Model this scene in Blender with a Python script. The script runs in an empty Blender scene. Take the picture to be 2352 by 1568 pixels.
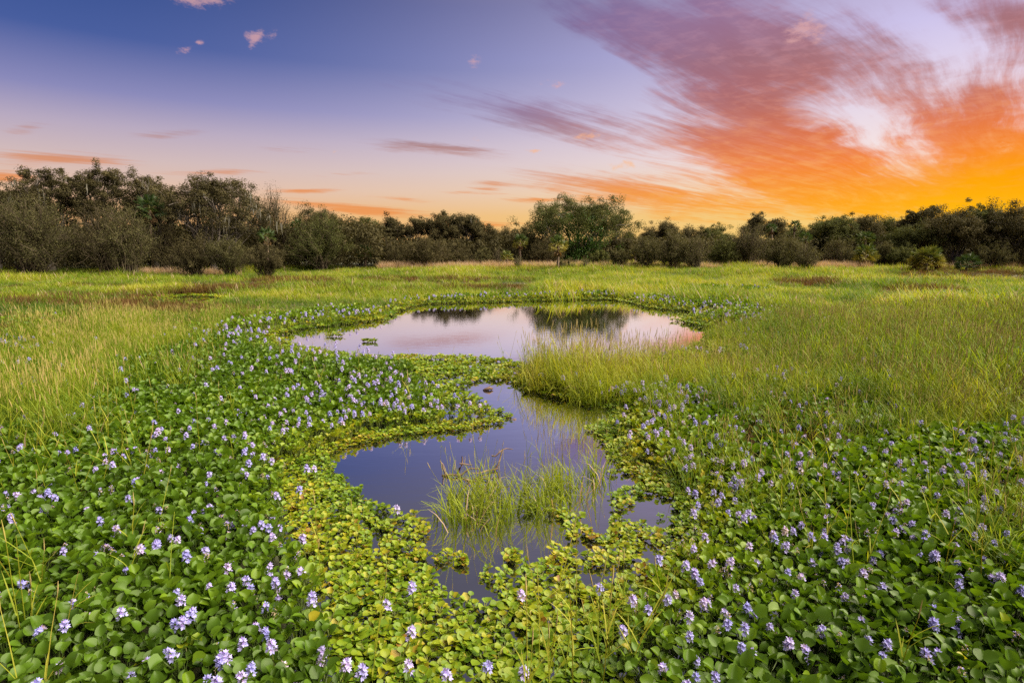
import bpy, math, random
import numpy as np
from mathutils import Vector, Matrix, Euler

# ------------------------------------------------------------------ camera, world, sun, exposure
SC = bpy.context.scene
COL = SC.collection
R = math.radians
CAM_H, PITCH, FPX = 2.5, R(9.4), 1307.0          # focal length in the 2352 px wide view of the photograph
CX, CY = 1176.0, 784.0
SKY_ONLY = False

cam_data = bpy.data.cameras.new('camera')
cam_data.lens = 20.0; cam_data.sensor_width = 36.0
cam_data.clip_start = 0.05; cam_data.clip_end = 3000
cam = bpy.data.objects.new('camera', cam_data); COL.objects.link(cam)
cam.location = (0, 0, CAM_H); cam.rotation_euler = (R(90) - PITCH, 0, 0)
SC.camera = cam

EXPOSURE = 1.36
SC.view_settings.view_transform = 'Standard'
SC.view_settings.look = 'None'
SC.view_settings.gamma = 1.0
SC.view_settings.use_curve_mapping = False
SC.view_settings.exposure = EXPOSURE
SKYK = 1.0 / (2 ** EXPOSURE)

SUN_AZ, SUN_EL = 90.0, 46.0
sun_data = bpy.data.lights.new('sun', 'SUN')
sun_data.energy = 4.9; sun_data.angle = R(80); sun_data.color = (1.0, 0.87, 0.68)
sun = bpy.data.objects.new('sun', sun_data); COL.objects.link(sun)
_sd = Vector((math.sin(R(SUN_AZ)) * math.cos(R(SUN_EL)), math.cos(R(SUN_AZ)) * math.cos(R(SUN_EL)), math.sin(R(SUN_EL))))
sun.rotation_euler = _sd.to_track_quat('Z', 'Y').to_euler()
sun.location = (20, 20, 40)

SC.render.engine = 'CYCLES'
SC.cycles.use_denoising = False
SC.cycles.max_bounces = 6; SC.cycles.diffuse_bounces = 3; SC.cycles.glossy_bounces = 3
SC.cycles.transmission_bounces = 4; SC.cycles.transparent_max_bounces = 4
SC.cycles.caustics_reflective = False; SC.cycles.caustics_refractive = False

def lin(c):
    out = []
    for v in c[:3]:
        v = v / 255.0
        out.append(v / 12.92 if v <= 0.04045 else ((v + 0.055) / 1.055) ** 2.4)
    return tuple(out)

def px_dir(X, Y):
    """world direction (x right, y ahead, z up) of a point of the view"""
    x, u = (X - CX) / FPX, (CY - Y) / FPX
    return x, math.cos(PITCH) + math.sin(PITCH) * u, -math.sin(PITCH) + math.cos(PITCH) * u
def px_ae(X, Y):
    x, y, z = px_dir(X, Y)
    return math.degrees(math.atan2(x, y)), math.degrees(math.atan2(z, math.hypot(x, y)))
def ground(X, Y, z=0.0):
    dx, dy, dz = px_dir(X, Y)
    t = (z - CAM_H) / dz
    return dx * t, dy * t
def proj(P):
    P = np.asarray(P, float)
    x, y, z = P[:, 0], P[:, 1], P[:, 2] - CAM_H
    f = y * math.cos(PITCH) - z * math.sin(PITCH)
    u = y * math.sin(PITCH) + z * math.cos(PITCH)
    f = np.where(f < 0.05, 0.05, f)
    return CX + FPX * x / f, CY - FPX * u / f

# ---- sky: evening gradient with streaked cirrus, all in world directions
class NX:
    """tiny expression builder over math nodes"""
    nt = None
    def __init__(s, sock): s.s = sock
    @staticmethod
    def m(op, a, b=None, c=None, clamp=False):
        n = NX.nt.nodes.new('ShaderNodeMath'); n.operation = op; n.use_clamp = clamp
        for i, v in enumerate((a, b, c)):
            if v is None: continue
            if isinstance(v, NX): NX.nt.links.new(v.s, n.inputs[i])
            else: n.inputs[i].default_value = v
        return NX(n.outputs[0])
    def __add__(s, o): return NX.m('ADD', s, o)
    __radd__ = __add__
    def __sub__(s, o): return NX.m('SUBTRACT', s, o)
    def __rsub__(s, o): return NX.m('SUBTRACT', o, s)
    def __mul__(s, o): return NX.m('MULTIPLY', s, o)
    __rmul__ = __mul__
    def __truediv__(s, o): return NX.m('DIVIDE', s, o)
    def pw(s, o): return NX.m('POWER', s, o)
    def mx(s, o): return NX.m('MAXIMUM', s, o)
    def mn(s, o): return NX.m('MINIMUM', s, o)
    def smooth(s, a, b, lo=0.0, hi=1.0):
        n = NX.nt.nodes.new('ShaderNodeMapRange'); n.interpolation_type = 'SMOOTHSTEP'
        NX.nt.links.new(s.s, n.inputs['Value'])
        n.inputs['From Min'].default_value = a; n.inputs['From Max'].default_value = b
        n.inputs['To Min'].default_value = lo; n.inputs['To Max'].default_value = hi
        return NX(n.outputs['Result'])

def ramp(nt, fac, stops, interp='LINEAR', srgb=True):
    n = nt.nodes.new('ShaderNodeValToRGB'); cr = n.color_ramp; cr.interpolation = interp
    while len(cr.elements) < len(stops): cr.elements.new(0.5)
    for e, (p, c) in zip(cr.elements, stops):
        e.position = p; e.color = (*(lin(c) if srgb else c), 1)
    nt.links.new(fac.s if isinstance(fac, NX) else fac, n.inputs[0])
    return n.outputs[0]
def mixc(nt, fac, a, b, mode='MIX'):
    n = nt.nodes.new('ShaderNodeMix'); n.data_type = 'RGBA'; n.blend_type = mode
    for k, v in ((0, fac), (6, a), (7, b)):
        if isinstance(v, NX): nt.links.new(v.s, n.inputs[k])
        elif isinstance(v, (int, float)): n.inputs[k].default_value = v
        elif isinstance(v, tuple): n.inputs[k].default_value = (*v[:3], 1)
        else: nt.links.new(v, n.inputs[k])
    return n.outputs[2]
def vcomb(x, y, z=0.0):
    n = NX.nt.nodes.new('ShaderNodeCombineXYZ')
    for i, v in enumerate((x, y, z)):
        if isinstance(v, NX): NX.nt.links.new(v.s, n.inputs[i])
        else: n.inputs[i].default_value = v
    return n.outputs[0]
def noise(vec, scale, detail=5, rough=0.55, dist=0.0, dim='3D'):
    n = NX.nt.nodes.new('ShaderNodeTexNoise'); n.noise_dimensions = dim
    NX.nt.links.new(vec, n.inputs['Vector'])
    n.inputs['Scale'].default_value = scale; n.inputs['Detail'].default_value = detail
    n.inputs['Roughness'].default_value = rough; n.inputs['Distortion'].default_value = dist
    return NX(n.outputs[0])

def build_sky():
    w = bpy.data.worlds.new('World'); SC.world = w; w.use_nodes = True
    nt = w.node_tree; nt.nodes.clear(); NX.nt = nt
    tc = nt.nodes.new('ShaderNodeTexCoord')
    nrm = nt.nodes.new('ShaderNodeVectorMath'); nrm.operation = 'NORMALIZE'
    nt.links.new(tc.outputs['Generated'], nrm.inputs[0])
    sp = nt.nodes.new('ShaderNodeSeparateXYZ'); nt.links.new(nrm.outputs[0], sp.inputs[0])
    x, y, z = (NX(o) for o in sp.outputs)
    el = NX.m('ARCSINE', z) * (180 / math.pi)
    el = el.mx(0.0)
    az = NX.m('ARCTAN2', x, y) * (180 / math.pi)
    c = NX.m('COSINE', (az - 48.0) * (math.pi / 180))
    wr = c.mx(0.0).pw(2.5)
    ef = (el / 60.0).mn(1.0)
    E = lambda d: d / 60.0
    left = ramp(nt, ef, [(E(0), (243, 180, 112)), (E(3), (236, 184, 130)), (E(5.2), (224, 191, 172)), (E(7), (210, 187, 186)), (E(9.5), (184, 170, 192)), (E(12), (138, 138, 186)),
                         (E(16), (72, 94, 158)), (E(21), (50, 77, 140)), (E(26), (86, 90, 116)), (E(34), (88, 88, 107)), (E(60), (70, 71, 90))])
    right = ramp(nt, ef, [(E(0), (248, 208, 112)), (E(3), (248, 212, 130)), (E(5), (252, 224, 182)), (E(8), (250, 232, 230)), (E(12), (236, 222, 238)),
                          (E(17), (212, 202, 240)), (E(22), (184, 170, 202)), (E(32), (122, 119, 138)), (E(60), (78, 78, 98))])
    base = mixc(nt, wr, left, right)
    # cloud plane: cirrus streaks run parallel and meet at the horizon near azimuth 43
    zz = z.mx(0.03) + 0.02
    px_, py_ = x / zz, y / zz
    a = R(43)
    s = px_ * math.cos(a) - py_ * math.sin(a)
    t = px_ * math.sin(a) + py_ * math.cos(a)
    wv = vcomb(s * 0.5, t * 0.16)
    warp = noise(wv, 1.0, 1, 0.5) - 0.5
    warp2 = noise(wv, 2.7, 1, 0.5) - 0.5
    s2 = s + warp * 0.9 + warp2 * 0.35
    sv = vcomb(s2, t * 0.17)
    n1 = noise(sv, 1.5, 5, 0.62)
    n2 = noise(vcomb(s2 * 5.2, t * 0.46), 1.6, 6, 0.68)
    n3 = noise(vcomb(az * 0.05, el * 0.16), 1.6, 5, 0.60, 0.5)
    n3f = noise(vcomb(az * 0.12 + s2 * 0.10, el * 0.40), 1.5, 6, 0.62, 0.4)
    dens = n1 * 0.44 + n2 * 0.40 + n3f * 0.16
    wob = vcomb(az + (n3 - 0.5) * 5.0, el + (n3 - 0.5) * 2.2)
    wob2 = vcomb(az + (n3 - 0.5) * 1.5, el + (n3 - 0.5) * 1.2)
    def blobs(lst, vec):
        acc = None
        for A, B, wpx, amp in lst:
            (a0, e0), (a1, e1) = px_ae(*A), px_ae(*B)
            mp = nt.nodes.new('ShaderNodeMapping'); mp.vector_type = 'TEXTURE'
            nt.links.new(vec, mp.inputs['Vector'])
            L = max(math.hypot(a1 - a0, e1 - e0) / 2 * 0.8, 0.05)
            mp.inputs['Location'].default_value = ((a0 + a1) / 2, (e0 + e1) / 2, 0)
            mp.inputs['Rotation'].default_value = (0, 0, math.atan2(e1 - e0, a1 - a0))
            mp.inputs['Scale'].default_value = (L, wpx / FPX * 57.3 * 0.85, 1)
            d = nt.nodes.new('ShaderNodeVectorMath'); d.operation = 'DOT_PRODUCT'
            nt.links.new(mp.outputs[0], d.inputs[0]); nt.links.new(mp.outputs[0], d.inputs[1])
            g = NX.m('EXPONENT', NX(d.outputs['Value']) * -1.0)
            acc = g * amp if acc is None else NX.m('MULTIPLY_ADD', g, amp, acc)
        return acc
    main = blobs([((1420, -20), (1980, 330), 120, 1.05), ((1500, 300), (2130, 440), 75, 1.1), ((1180, 400), (1800, 505), 34, 1.0),
                  ((1600, 430), (2400, 490), 48, 0.95), ((2040, 200), (2500, 420), 92, 1.25), ((2180, -60), (2460, 150), 62, 1.0),
                  ((2150, 390), (2600, 450), 75, 1.1),
                  ((700, 125), (1560, 320), 40, 0.30), ((1200, -30), (1640, 150), 46, 0.8), ((1600, 0), (2150, 200), 70, 0.36),
                  ((1050, 225), (1560, 350), 40, 0.50), ((1800, 215), (2150, 350), 40, -0.55), ((2080, 60), (2330, 190), 55, -0.35), ((1450, 40), (2350, 330), 190, 0.22), ((1300, 120), (1480, 190), 30, -0.3)], wob)
    low = blobs([((0, 300), (120, 288), 10, 0.6), ((280, 312), (500, 302), 9, 0.45), ((-60, 352), (330, 372), 15, 0.85), ((-80, 402), (110, 396), 14, 1.0),
                 ((780, 322), (1180, 354), 15, 0.75), ((560, 341), (780, 348), 7, 0.4), ((600, 439), (800, 437), 5, 0.8), ((620, 458), (1010, 496), 13, 1.0), ((1060, 428), (1180, 428), 13, 0.7),
                 ((930, 522), (1220, 515), 10, 0.8), ((1010, 442), (1200, 444), 4, 0.6), ((330, 395), (640, 392), 7, 0.5), ((840, 452), (1010, 462), 7, 0.6), ((1150, 455), (1330, 462), 8, 0.6), ((700, 405), (900, 398), 6, 0.35), ((-500, 300), (-200, 330), 25, 0.8), ((-500, 420), (-150, 400), 25, 0.8)], wob2)
    nl = noise(vcomb(az * 0.07, el * 1.3), 1.3, 4, 0.6)
    low = low * ((nl - 0.5) * 3.4 + 1.15).mx(0.0)
    cover = main + low * 1.0
    cl = (cover * 0.95 + (dens - 0.5) * 3.9 * cover.smooth(0.0, 0.35)).smooth(0.10, 1.05)
    wisps = ((dens - 0.54) * 3.0).mx(0.0) * wr * el.smooth(1, 8) * el.smooth(19, 27, 1.0, 0.2) * 0.5
    cl = NX.m('MINIMUM', cl + wisps, 1.0)
    cleft = ramp(nt, ef, [(E(0), (244, 160, 84)), (E(5), (232, 146, 84)), (E(7.5), (206, 142, 112)), (E(10.5), (156, 130, 146)), (E(14), (136, 116, 162)), (E(22), (104, 98, 150)), (E(40), (78, 78, 116))])
    cright = ramp(nt, ef, [(E(0), (255, 178, 10)), (E(4), (255, 160, 14)), (E(7), (246, 128, 26)), (E(9.5), (222, 108, 48)), (E(12.5), (182, 98, 80)), (E(16), (162, 102, 104)),
                           (E(20), (158, 116, 148)), (E(26), (128, 108, 150)), (E(45), (84, 82, 126))])
    wc = c.mx(0.0).pw(1.7).smooth(0.42, 0.95)
    ccol = mixc(nt, wc, cleft, cright)
    # thin lit veil inside the cloud body
    veil = ((n2 - 0.5) * 2.4 + 0.35).smooth(0.0, 1.0) * 0.22
    ccol = mixc(nt, veil, ccol, mixc(nt, 0.55, ccol, base))
    lit = ramp(nt, ef, [(E(0), (255, 214, 96)), (E(5), (255, 196, 92)), (E(9), (250, 168, 104)), (E(13), (226, 146, 128)), (E(18), (196, 146, 164)), (E(26), (170, 146, 180)), (E(45), (110, 106, 136))])
    ripple = noise(vcomb(az * 0.22 + s2 * 0.25, el * 0.95), 1.7, 6, 0.66, 0.3)
    ccol = mixc(nt, ((ripple - 0.47) * 3.6 + (n2 - 0.5) * 1.4).mx(0.0).mn(1.0) * 0.50 * wc, ccol, lit)
    col = mixc(nt, cl * 0.96, base, ccol)
    # orange afterglow over the place where the sun went down
    glow = blobs([((2120, 450), (2900, 380), 125, 1.0), ((1900, 480), (2700, 470), 62, 0.75)], wob).mn(1.0)
    gcol = ramp(nt, ef, [(E(0), (250, 205, 60)), (E(2.2), (255, 190, 20)), (E(5), (255, 168, 0)), (E(9), (255, 136, 4)), (E(13), (240, 108, 24)), (E(20), (190, 90, 60))])
    col = mixc(nt, (glow * (n2 * 0.8 + n1 * 0.8 + (ripple - 0.5) * -1.3 + 0.12)).mx(0.0).mn(0.93), col, gcol)
    # small lit puffs
    n4 = noise(vcomb(az * 0.5, el * 0.9), 1.6, 5, 0.68)
    puffs = blobs([((552, 84), (612, 84), 14, 1.0), ((572, 92), (592, 106), 15, 0.9), ((612, 78), (640, 82), 9, 0.9), ((398, 119), (456, 115), 10, 0.95), ((448, 98), (472, 96), 6, 0.9), ((380, 0), (540, 4), 15, 1.0),
                   ((1062, 138), (1106, 144), 17, 0.8), ((1312, 315), (1390, 305), 11, 1.0), ((1415, 373), (1464, 384), 14, 0.9), ((1790, 90), (1915, 52), 36, 0.95), ((1076, 319), (1112, 322), 6, 0.9),
                   ((1230, 192), (1320, 194), 11, 0.7), ((2280, 330), (2340, 350), 20, 0.7), ((1390, 383), (1424, 390), 10, 0.8), ((1200, 348), (1250, 350), 5, 0.9), ((756, 350), (784, 347), 5, 0.9)], wob2)
    pm = (puffs * 1.3 + (n4 - 0.56) * 4.2).smooth(0.1, 1.4) * puffs.smooth(0.05, 0.5)
    pcol = ramp(nt, ef, [(E(0), (255, 196, 110)), (E(7), (252, 190, 130)), (E(11), (246, 178, 140)), (E(15), (226, 170, 170)), (E(22), (222, 172, 168)), (E(40), (170, 150, 180))])
    col = mixc(nt, pm * 0.66, col, pcol)
    bg = nt.nodes.new('ShaderNodeBackground'); nt.links.new(col, bg.inputs[0]); bg.inputs[1].default_value = SKYK
    out = nt.nodes.new('ShaderNodeOutputWorld'); nt.links.new(bg.outputs[0], out.inputs[0])
    w.cycles.sampling_method = 'NONE'
build_sky()
if SKY_ONLY: raise SystemExit(0)

# ------------------------------------------------------------------ helpers
rng = np.random.default_rng(7)

def tag(o, label=None, cat=None, group=None, kind=None):
    for k, v in (('label', label), ('category', cat), ('group', group), ('kind', kind)):
        if v: o[k] = v
    return o
def link(o, parent=None):
    COL.objects.link(o)
    if parent is not None: o.parent = parent
    return o
def empty(name, loc=(0, 0, 0), rz=0.0):
    o = bpy.data.objects.new(name, None); o.location = loc; o.rotation_euler = (0, 0, rz); o.empty_display_size = 0.1
    return link(o)
def mesh_np(name, V, F, mats=(), smooth=False, attrs=None, mi=None):
    """mesh from arrays; F is a list of (n,3) / (n,4) index arrays"""
    V = np.asarray(V, np.float32).reshape(-1, 3)
    if isinstance(F, np.ndarray): F = [F]
    F = [np.asarray(f, np.int32) for f in F if len(f)]
    me = bpy.data.meshes.new(name)
    me.vertices.add(len(V)); me.vertices.foreach_set('co', V.ravel())
    tot = np.concatenate([np.full(len(f), f.shape[1], np.int32) for f in F])
    li = np.concatenate([f.ravel() for f in F])
    me.loops.add(len(li)); me.loops.foreach_set('vertex_index', li)
    me.polygons.add(len(tot))
    st = np.zeros(len(tot), np.int32); st[1:] = np.cumsum(tot)[:-1]
    me.polygons.foreach_set('loop_start', st); me.polygons.foreach_set('loop_total', tot)
    if mi is not None: me.polygons.foreach_set('material_index', np.asarray(mi, np.int32))
    me.polygons.foreach_set('use_smooth', np.full(len(tot), smooth))
    for m in mats: me.materials.append(m)
    for k, v in (attrs or {}).items():
        at = me.attributes.new(k, 'FLOAT', 'POINT'); at.data.foreach_set('value', np.asarray(v, np.float32))
    me.update(calc_edges=True)
    return me
class MB:
    """collects vertex / face arrays with a 'shade' value per vertex"""
    def __init__(s): s.V = []; s.T = []; s.Q = []; s.A = []; s.MT = []; s.MQ = []; s.n = 0
    def add(s, V, T=None, Q=None, a=0.0, m=0):
        V = np.asarray(V, float).reshape(-1, 3)
        if T is not None and len(T): s.T.append(np.asarray(T) + s.n); s.MT.append(np.full(len(T), m))
        if Q is not None and len(Q): s.Q.append(np.asarray(Q) + s.n); s.MQ.append(np.full(len(Q), m))
        s.V.append(V); s.A.append(np.broadcast_to(np.asarray(a, float), (len(V),))); s.n += len(V)
    def mesh(s, name, mats, smooth=False):
        F = []; M = []
        if s.T: F.append(np.concatenate(s.T)); M.append(np.concatenate(s.MT))
        if s.Q: F.append(np.concatenate(s.Q)); M.append(np.concatenate(s.MQ))
        return mesh_np(name, np.concatenate(s.V), F, mats, smooth, {'shade': np.concatenate(s.A)}, np.concatenate(M))
def tube(mb, P, r, sides=5, a=0.0, m=0):
    """tapered tube along points P with radii r"""
    P = np.asarray(P, float); n = len(P); r = np.broadcast_to(np.asarray(r, float), (n,))
    d = np.gradient(P, axis=0); d /= np.linalg.norm(d, axis=1)[:, None] + 1e-9
    up = np.where(np.abs(d[:, 2:3]) < 0.9, np.array([[0, 0, 1.0]]), np.array([[1.0, 0, 0]]))
    u = np.cross(d, up); u /= np.linalg.norm(u, axis=1)[:, None] + 1e-9
    v = np.cross(d, u)
    th = np.linspace(0, 2 * np.pi, sides, endpoint=False)
    V = P[:, None] + r[:, None, None] * (np.cos(th)[None, :, None] * u[:, None] + np.sin(th)[None, :, None] * v[:, None])
    i, j = np.meshgrid(np.arange(n - 1), np.arange(sides), indexing='ij'); k = (j + 1) % sides
    Q = np.stack([i * sides + j, i * sides + k, (i + 1) * sides + k, (i + 1) * sides + j], -1).reshape(-1, 4)
    mb.add(V, Q=Q, a=a, m=m)
def rotz(V, a):
    c, s = math.cos(a), math.sin(a); V = np.asarray(V)
    return np.stack([V[..., 0] * c - V[..., 1] * s, V[..., 0] * s + V[..., 1] * c, V[..., 2]], -1)

def vnoise(x, y, seed=0):
    """smooth lattice noise 0..1"""
    def h(i, j):
        n = (i * 374761393 + j * 668265263 + seed * 1442695041) & 0xffffffff
        n = ((n ^ (n >> 13)) * 1274126177) & 0xffffffff
        return ((n ^ (n >> 16)) & 0xffff) / 65535.0
    x = np.asarray(x, float); y = np.asarray(y, float)
    i = np.floor(x).astype(np.int64); j = np.floor(y).astype(np.int64); fx = x - i; fy = y - j
    fx = fx * fx * (3 - 2 * fx); fy = fy * fy * (3 - 2 * fy)
    return (h(i, j) * (1 - fx) + h(i + 1, j) * fx) * (1 - fy) + (h(i, j + 1) * (1 - fx) + h(i + 1, j + 1) * fx) * fy
def fbm(x, y, seed=0, o=3):
    return sum(vnoise(np.asarray(x) * 2 ** k, np.asarray(y) * 2 ** k, seed + k) / 2 ** k for k in range(o)) / (2 - 2.0 ** (1 - o))
def inpoly(X, Y, P):
    P = np.asarray(P, float); X = np.asarray(X); Y = np.asarray(Y); c = np.zeros(X.shape, bool); n = len(P); j = n - 1
    for i in range(n):
        xi, yi, xj, yj = P[i, 0], P[i, 1], P[j, 0], P[j, 1]
        if yi != yj:
            c ^= ((yi > Y) != (yj > Y)) & (X < (xj - xi) * (Y - yi) / (yj - yi) + xi)
        j = i
    return c
def sdist(x, y, P):
    """signed distance to a polygon, negative inside"""
    P = np.asarray(P, float); x = np.asarray(x, float); y = np.asarray(y, float); d = np.full(x.shape, 1e9)
    for i in range(len(P)):
        a, b = P[i - 1], P[i]; ab = b - a
        t = np.clip(((x - a[0]) * ab[0] + (y - a[1]) * ab[1]) / (ab @ ab + 1e-12), 0, 1)
        d = np.minimum(d, np.hypot(x - a[0] - t * ab[0], y - a[1] - t * ab[1]))
    return np.where(inpoly(x, y, P), -d, d)
def grid(x0, x1, y0, y1, s, jit=0.45):
    gx, gy = np.meshgrid(np.arange(x0, x1, s), np.arange(y0, y1, s))
    gx = gx + rng.uniform(-jit, jit, gx.shape) * s; gy = gy + rng.uniform(-jit, jit, gy.shape) * s
    return gx.ravel(), gy.ravel()
def in_view(x, y, margin=1.2):
    return (y > 1.6) & (np.abs(x) < y * 0.905 + margin + 0.35)

# ------------------------------------------------------------------ materials
def material(name):
    m = bpy.data.materials.new(name); m.use_nodes = True; m.node_tree.nodes.clear(); NX.nt = m.node_tree
    return m, m.node_tree
def attr(nt, name, typ='GEOMETRY', out='Fac'):
    n = nt.nodes.new('ShaderNodeAttribute'); n.attribute_type = typ; n.attribute_name = name
    return NX(n.outputs[out])
def foliage(name, stops, rough=0.5, trans=0.3, inst=1.0, shade=1.0, nscale=0.0, namp=0.0, spec=0.35, tgain=1.5):
    """leaf surface: colour from the plant's own tint plus the leaf's own shade value, part of the light shining through"""
    m, nt = material(name)
    f = attr(nt, 'tint', 'INSTANCER') * inst + attr(nt, 'shade') * shade
    if namp:
        g = nt.nodes.new('ShaderNodeNewGeometry')
        f = f + (noise(g.outputs['Position'], nscale, 2, 0.5) - 0.5) * namp
    c = ramp(nt, f, stops, srgb=False)
    b = nt.nodes.new('ShaderNodeBsdfPrincipled'); nt.links.new(c, b.inputs['Base Color'])
    b.inputs['Roughness'].default_value = rough; b.inputs['Specular IOR Level'].default_value = spec
    out = nt.nodes.new('ShaderNodeOutputMaterial')
    if trans:
        t = nt.nodes.new('ShaderNodeBsdfTranslucent')
        nt.links.new(mixc(nt, 1.0, c, (tgain * 1.05, tgain, tgain * 0.45), 'MULTIPLY'), t.inputs['Color'])
        mx = nt.nodes.new('ShaderNodeMixShader'); mx.inputs[0].default_value = trans
        nt.links.new(b.outputs[0], mx.inputs[1]); nt.links.new(t.outputs[0], mx.inputs[2]); nt.links.new(mx.outputs[0], out.inputs[0])
    else: nt.links.new(b.outputs[0], out.inputs[0])
    return m

M = {}
M['hyacinth'] = foliage('hyacinth_leaf', [(0.0, (0.040, 0.084, 0.008)), (0.3, (0.086, 0.168, 0.009)), (0.55, (0.16, 0.245, 0.011)), (0.72, (0.25, 0.29, 0.012)), (0.86, (0.33, 0.285, 0.018)), (1.0, (0.23, 0.12, 0.025))], 0.40, 0.28, spec=0.3)
M['petiole'] = foliage('leaf_stalk', [(0, (0.03, 0.06, 0.012)), (0.6, (0.07, 0.11, 0.02)), (1, (0.16, 0.18, 0.04))], 0.5, 0.1)
M['petal'] = foliage('lavender_petal', [(0.0, (0.33, 0.34, 0.82)), (0.45, (0.47, 0.45, 0.90)), (0.75, (0.60, 0.51, 0.90)), (0.92, (0.66, 0.56, 0.72)), (1.0, (0.52, 0.42, 0.30))], 0.6, 0.3, tgain=1.1, spec=0.2)
M['petal_eye'] = foliage('violet_petal', [(0, (0.24, 0.20, 0.66)), (0.7, (0.40, 0.24, 0.66)), (1, (0.45, 0.33, 0.22))], 0.6, 0.2, tgain=1.0, spec=0.2)
M['grass'] = foliage('marsh_grass_blade', [(0.0, (0.045, 0.098, 0.008)), (0.3, (0.130, 0.212, 0.012)), (0.55, (0.255, 0.312, 0.020)), (0.8, (0.37, 0.36, 0.042)), (1.0, (0.46, 0.36, 0.13))], 0.6, 0.4, spec=0.25, tgain=1.3)
M['brown'] = foliage('brown_sedge_blade', [(0.0, (0.045, 0.042, 0.010)), (0.4, (0.090, 0.062, 0.016)), (0.7, (0.13, 0.062, 0.022)), (1.0, (0.20, 0.11, 0.045))], 0.7, 0.25, spec=0.2)
M['tan'] = foliage('tan_grass_blade', [(0.0, (0.32, 0.22, 0.15)), (0.5, (0.46, 0.33, 0.24)), (1.0, (0.58, 0.45, 0.34))], 0.7, 0.3, spec=0.2)
M['seed'] = foliage('seed_head_husk', [(0.0, (0.22, 0.22, 0.04)), (0.6, (0.32, 0.27, 0.07)), (1.0, (0.42, 0.33, 0.13))], 0.8, 0.1, spec=0.2)

def bark(name, a, b, sc=6.0):
    m, nt = material(name)
    g = nt.nodes.new('ShaderNodeNewGeometry')
    n = noise(g.outputs['Position'], sc, 5, 0.6)
    c = ramp(nt, n, [(0.3, a), (0.7, b)], srgb=False)
    s = nt.nodes.new('ShaderNodeBsdfPrincipled'); nt.links.new(c, s.inputs['Base Color']); s.inputs['Roughness'].default_value = 0.85
    bp = nt.nodes.new('ShaderNodeBump'); bp.inputs['Strength'].default_value = 0.5; nt.links.new(n.s, bp.inputs['Height']); nt.links.new(bp.outputs[0], s.inputs['Normal'])
    o = nt.nodes.new('ShaderNodeOutputMaterial'); nt.links.new(s.outputs[0], o.inputs[0])
    return m
M['bark'] = bark('oak_bark', (0.055, 0.045, 0.038), (0.17, 0.145, 0.125))
M['twig'] = bark('pale_twig', (0.10, 0.085, 0.065), (0.20, 0.17, 0.14))
M['palmbark'] = bark('palm_bark', (0.12, 0.085, 0.06), (0.26, 0.19, 0.14), 9)
M['drift'] = bark('wet_dead_wood', (0.06, 0.035, 0.025), (0.26, 0.17, 0.12), 14)

# ------------------------------------------------------------------ the lie of the land: open water outlines
FAR_POND = [(630, 772), (700, 758), (780, 748), (860, 739), (900, 727), (925, 710), (985, 699), (1060, 697), (1150, 695), (1280, 691), (1400, 689), (1450, 697), (1490, 709), (1560, 715),
            (1630, 721), (1565, 729), (1548, 737), (1600, 748), (1650, 757), (1620, 785), (1560, 812), (1480, 836), (1380, 850), (1280, 856), (1215, 842), (1150, 828), (1080, 824), (1010, 822),
            (950, 820), (890, 822), (850, 820), (800, 816), (740, 808), (670, 796)]
NEAR_POND = [(1060, 887), (1100, 876), (1160, 873), (1195, 888), (1240, 905), (1310, 922), (1345, 932), (1430, 948), (1405, 966), (1362, 987), (1392, 1008), (1400, 1036), (1415, 1062), (1445, 1088),
             (1490, 1105), (1540, 1148), (1570, 1180), (1540, 1240), (1500, 1300), (1420, 1350), (1330, 1390), (1190, 1415), (1060, 1405), (980, 1350), (935, 1275), (965, 1210), (940, 1194), (885, 1178), (828, 1156), (816, 1134),
             (774, 1110), (758, 1074), (738, 1052), (764, 1036), (826, 1020), (896, 1004), (1000, 994), (1080, 984), (1140, 972), (1168, 958), (1122, 936), (1070, 914), (1046, 898)]
PUDDLE = [(385, 686), (440, 681), (500, 684), (520, 690), (470, 697), (410, 695)]
WPOLY = [np.array([ground(*p) for p in P]) for P in (FAR_POND, NEAR_POND, PUDDLE)]
def wdist(x, y):
    w = 0.10 * (fbm(x * 3.1, y * 3.1, 5) - 0.5) * 2 * np.clip(np.asarray(y) / 8, 0.5, 2.5)
    return np.minimum.reduce([sdist(x, y, P) for P in WPOLY]) + w

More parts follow.
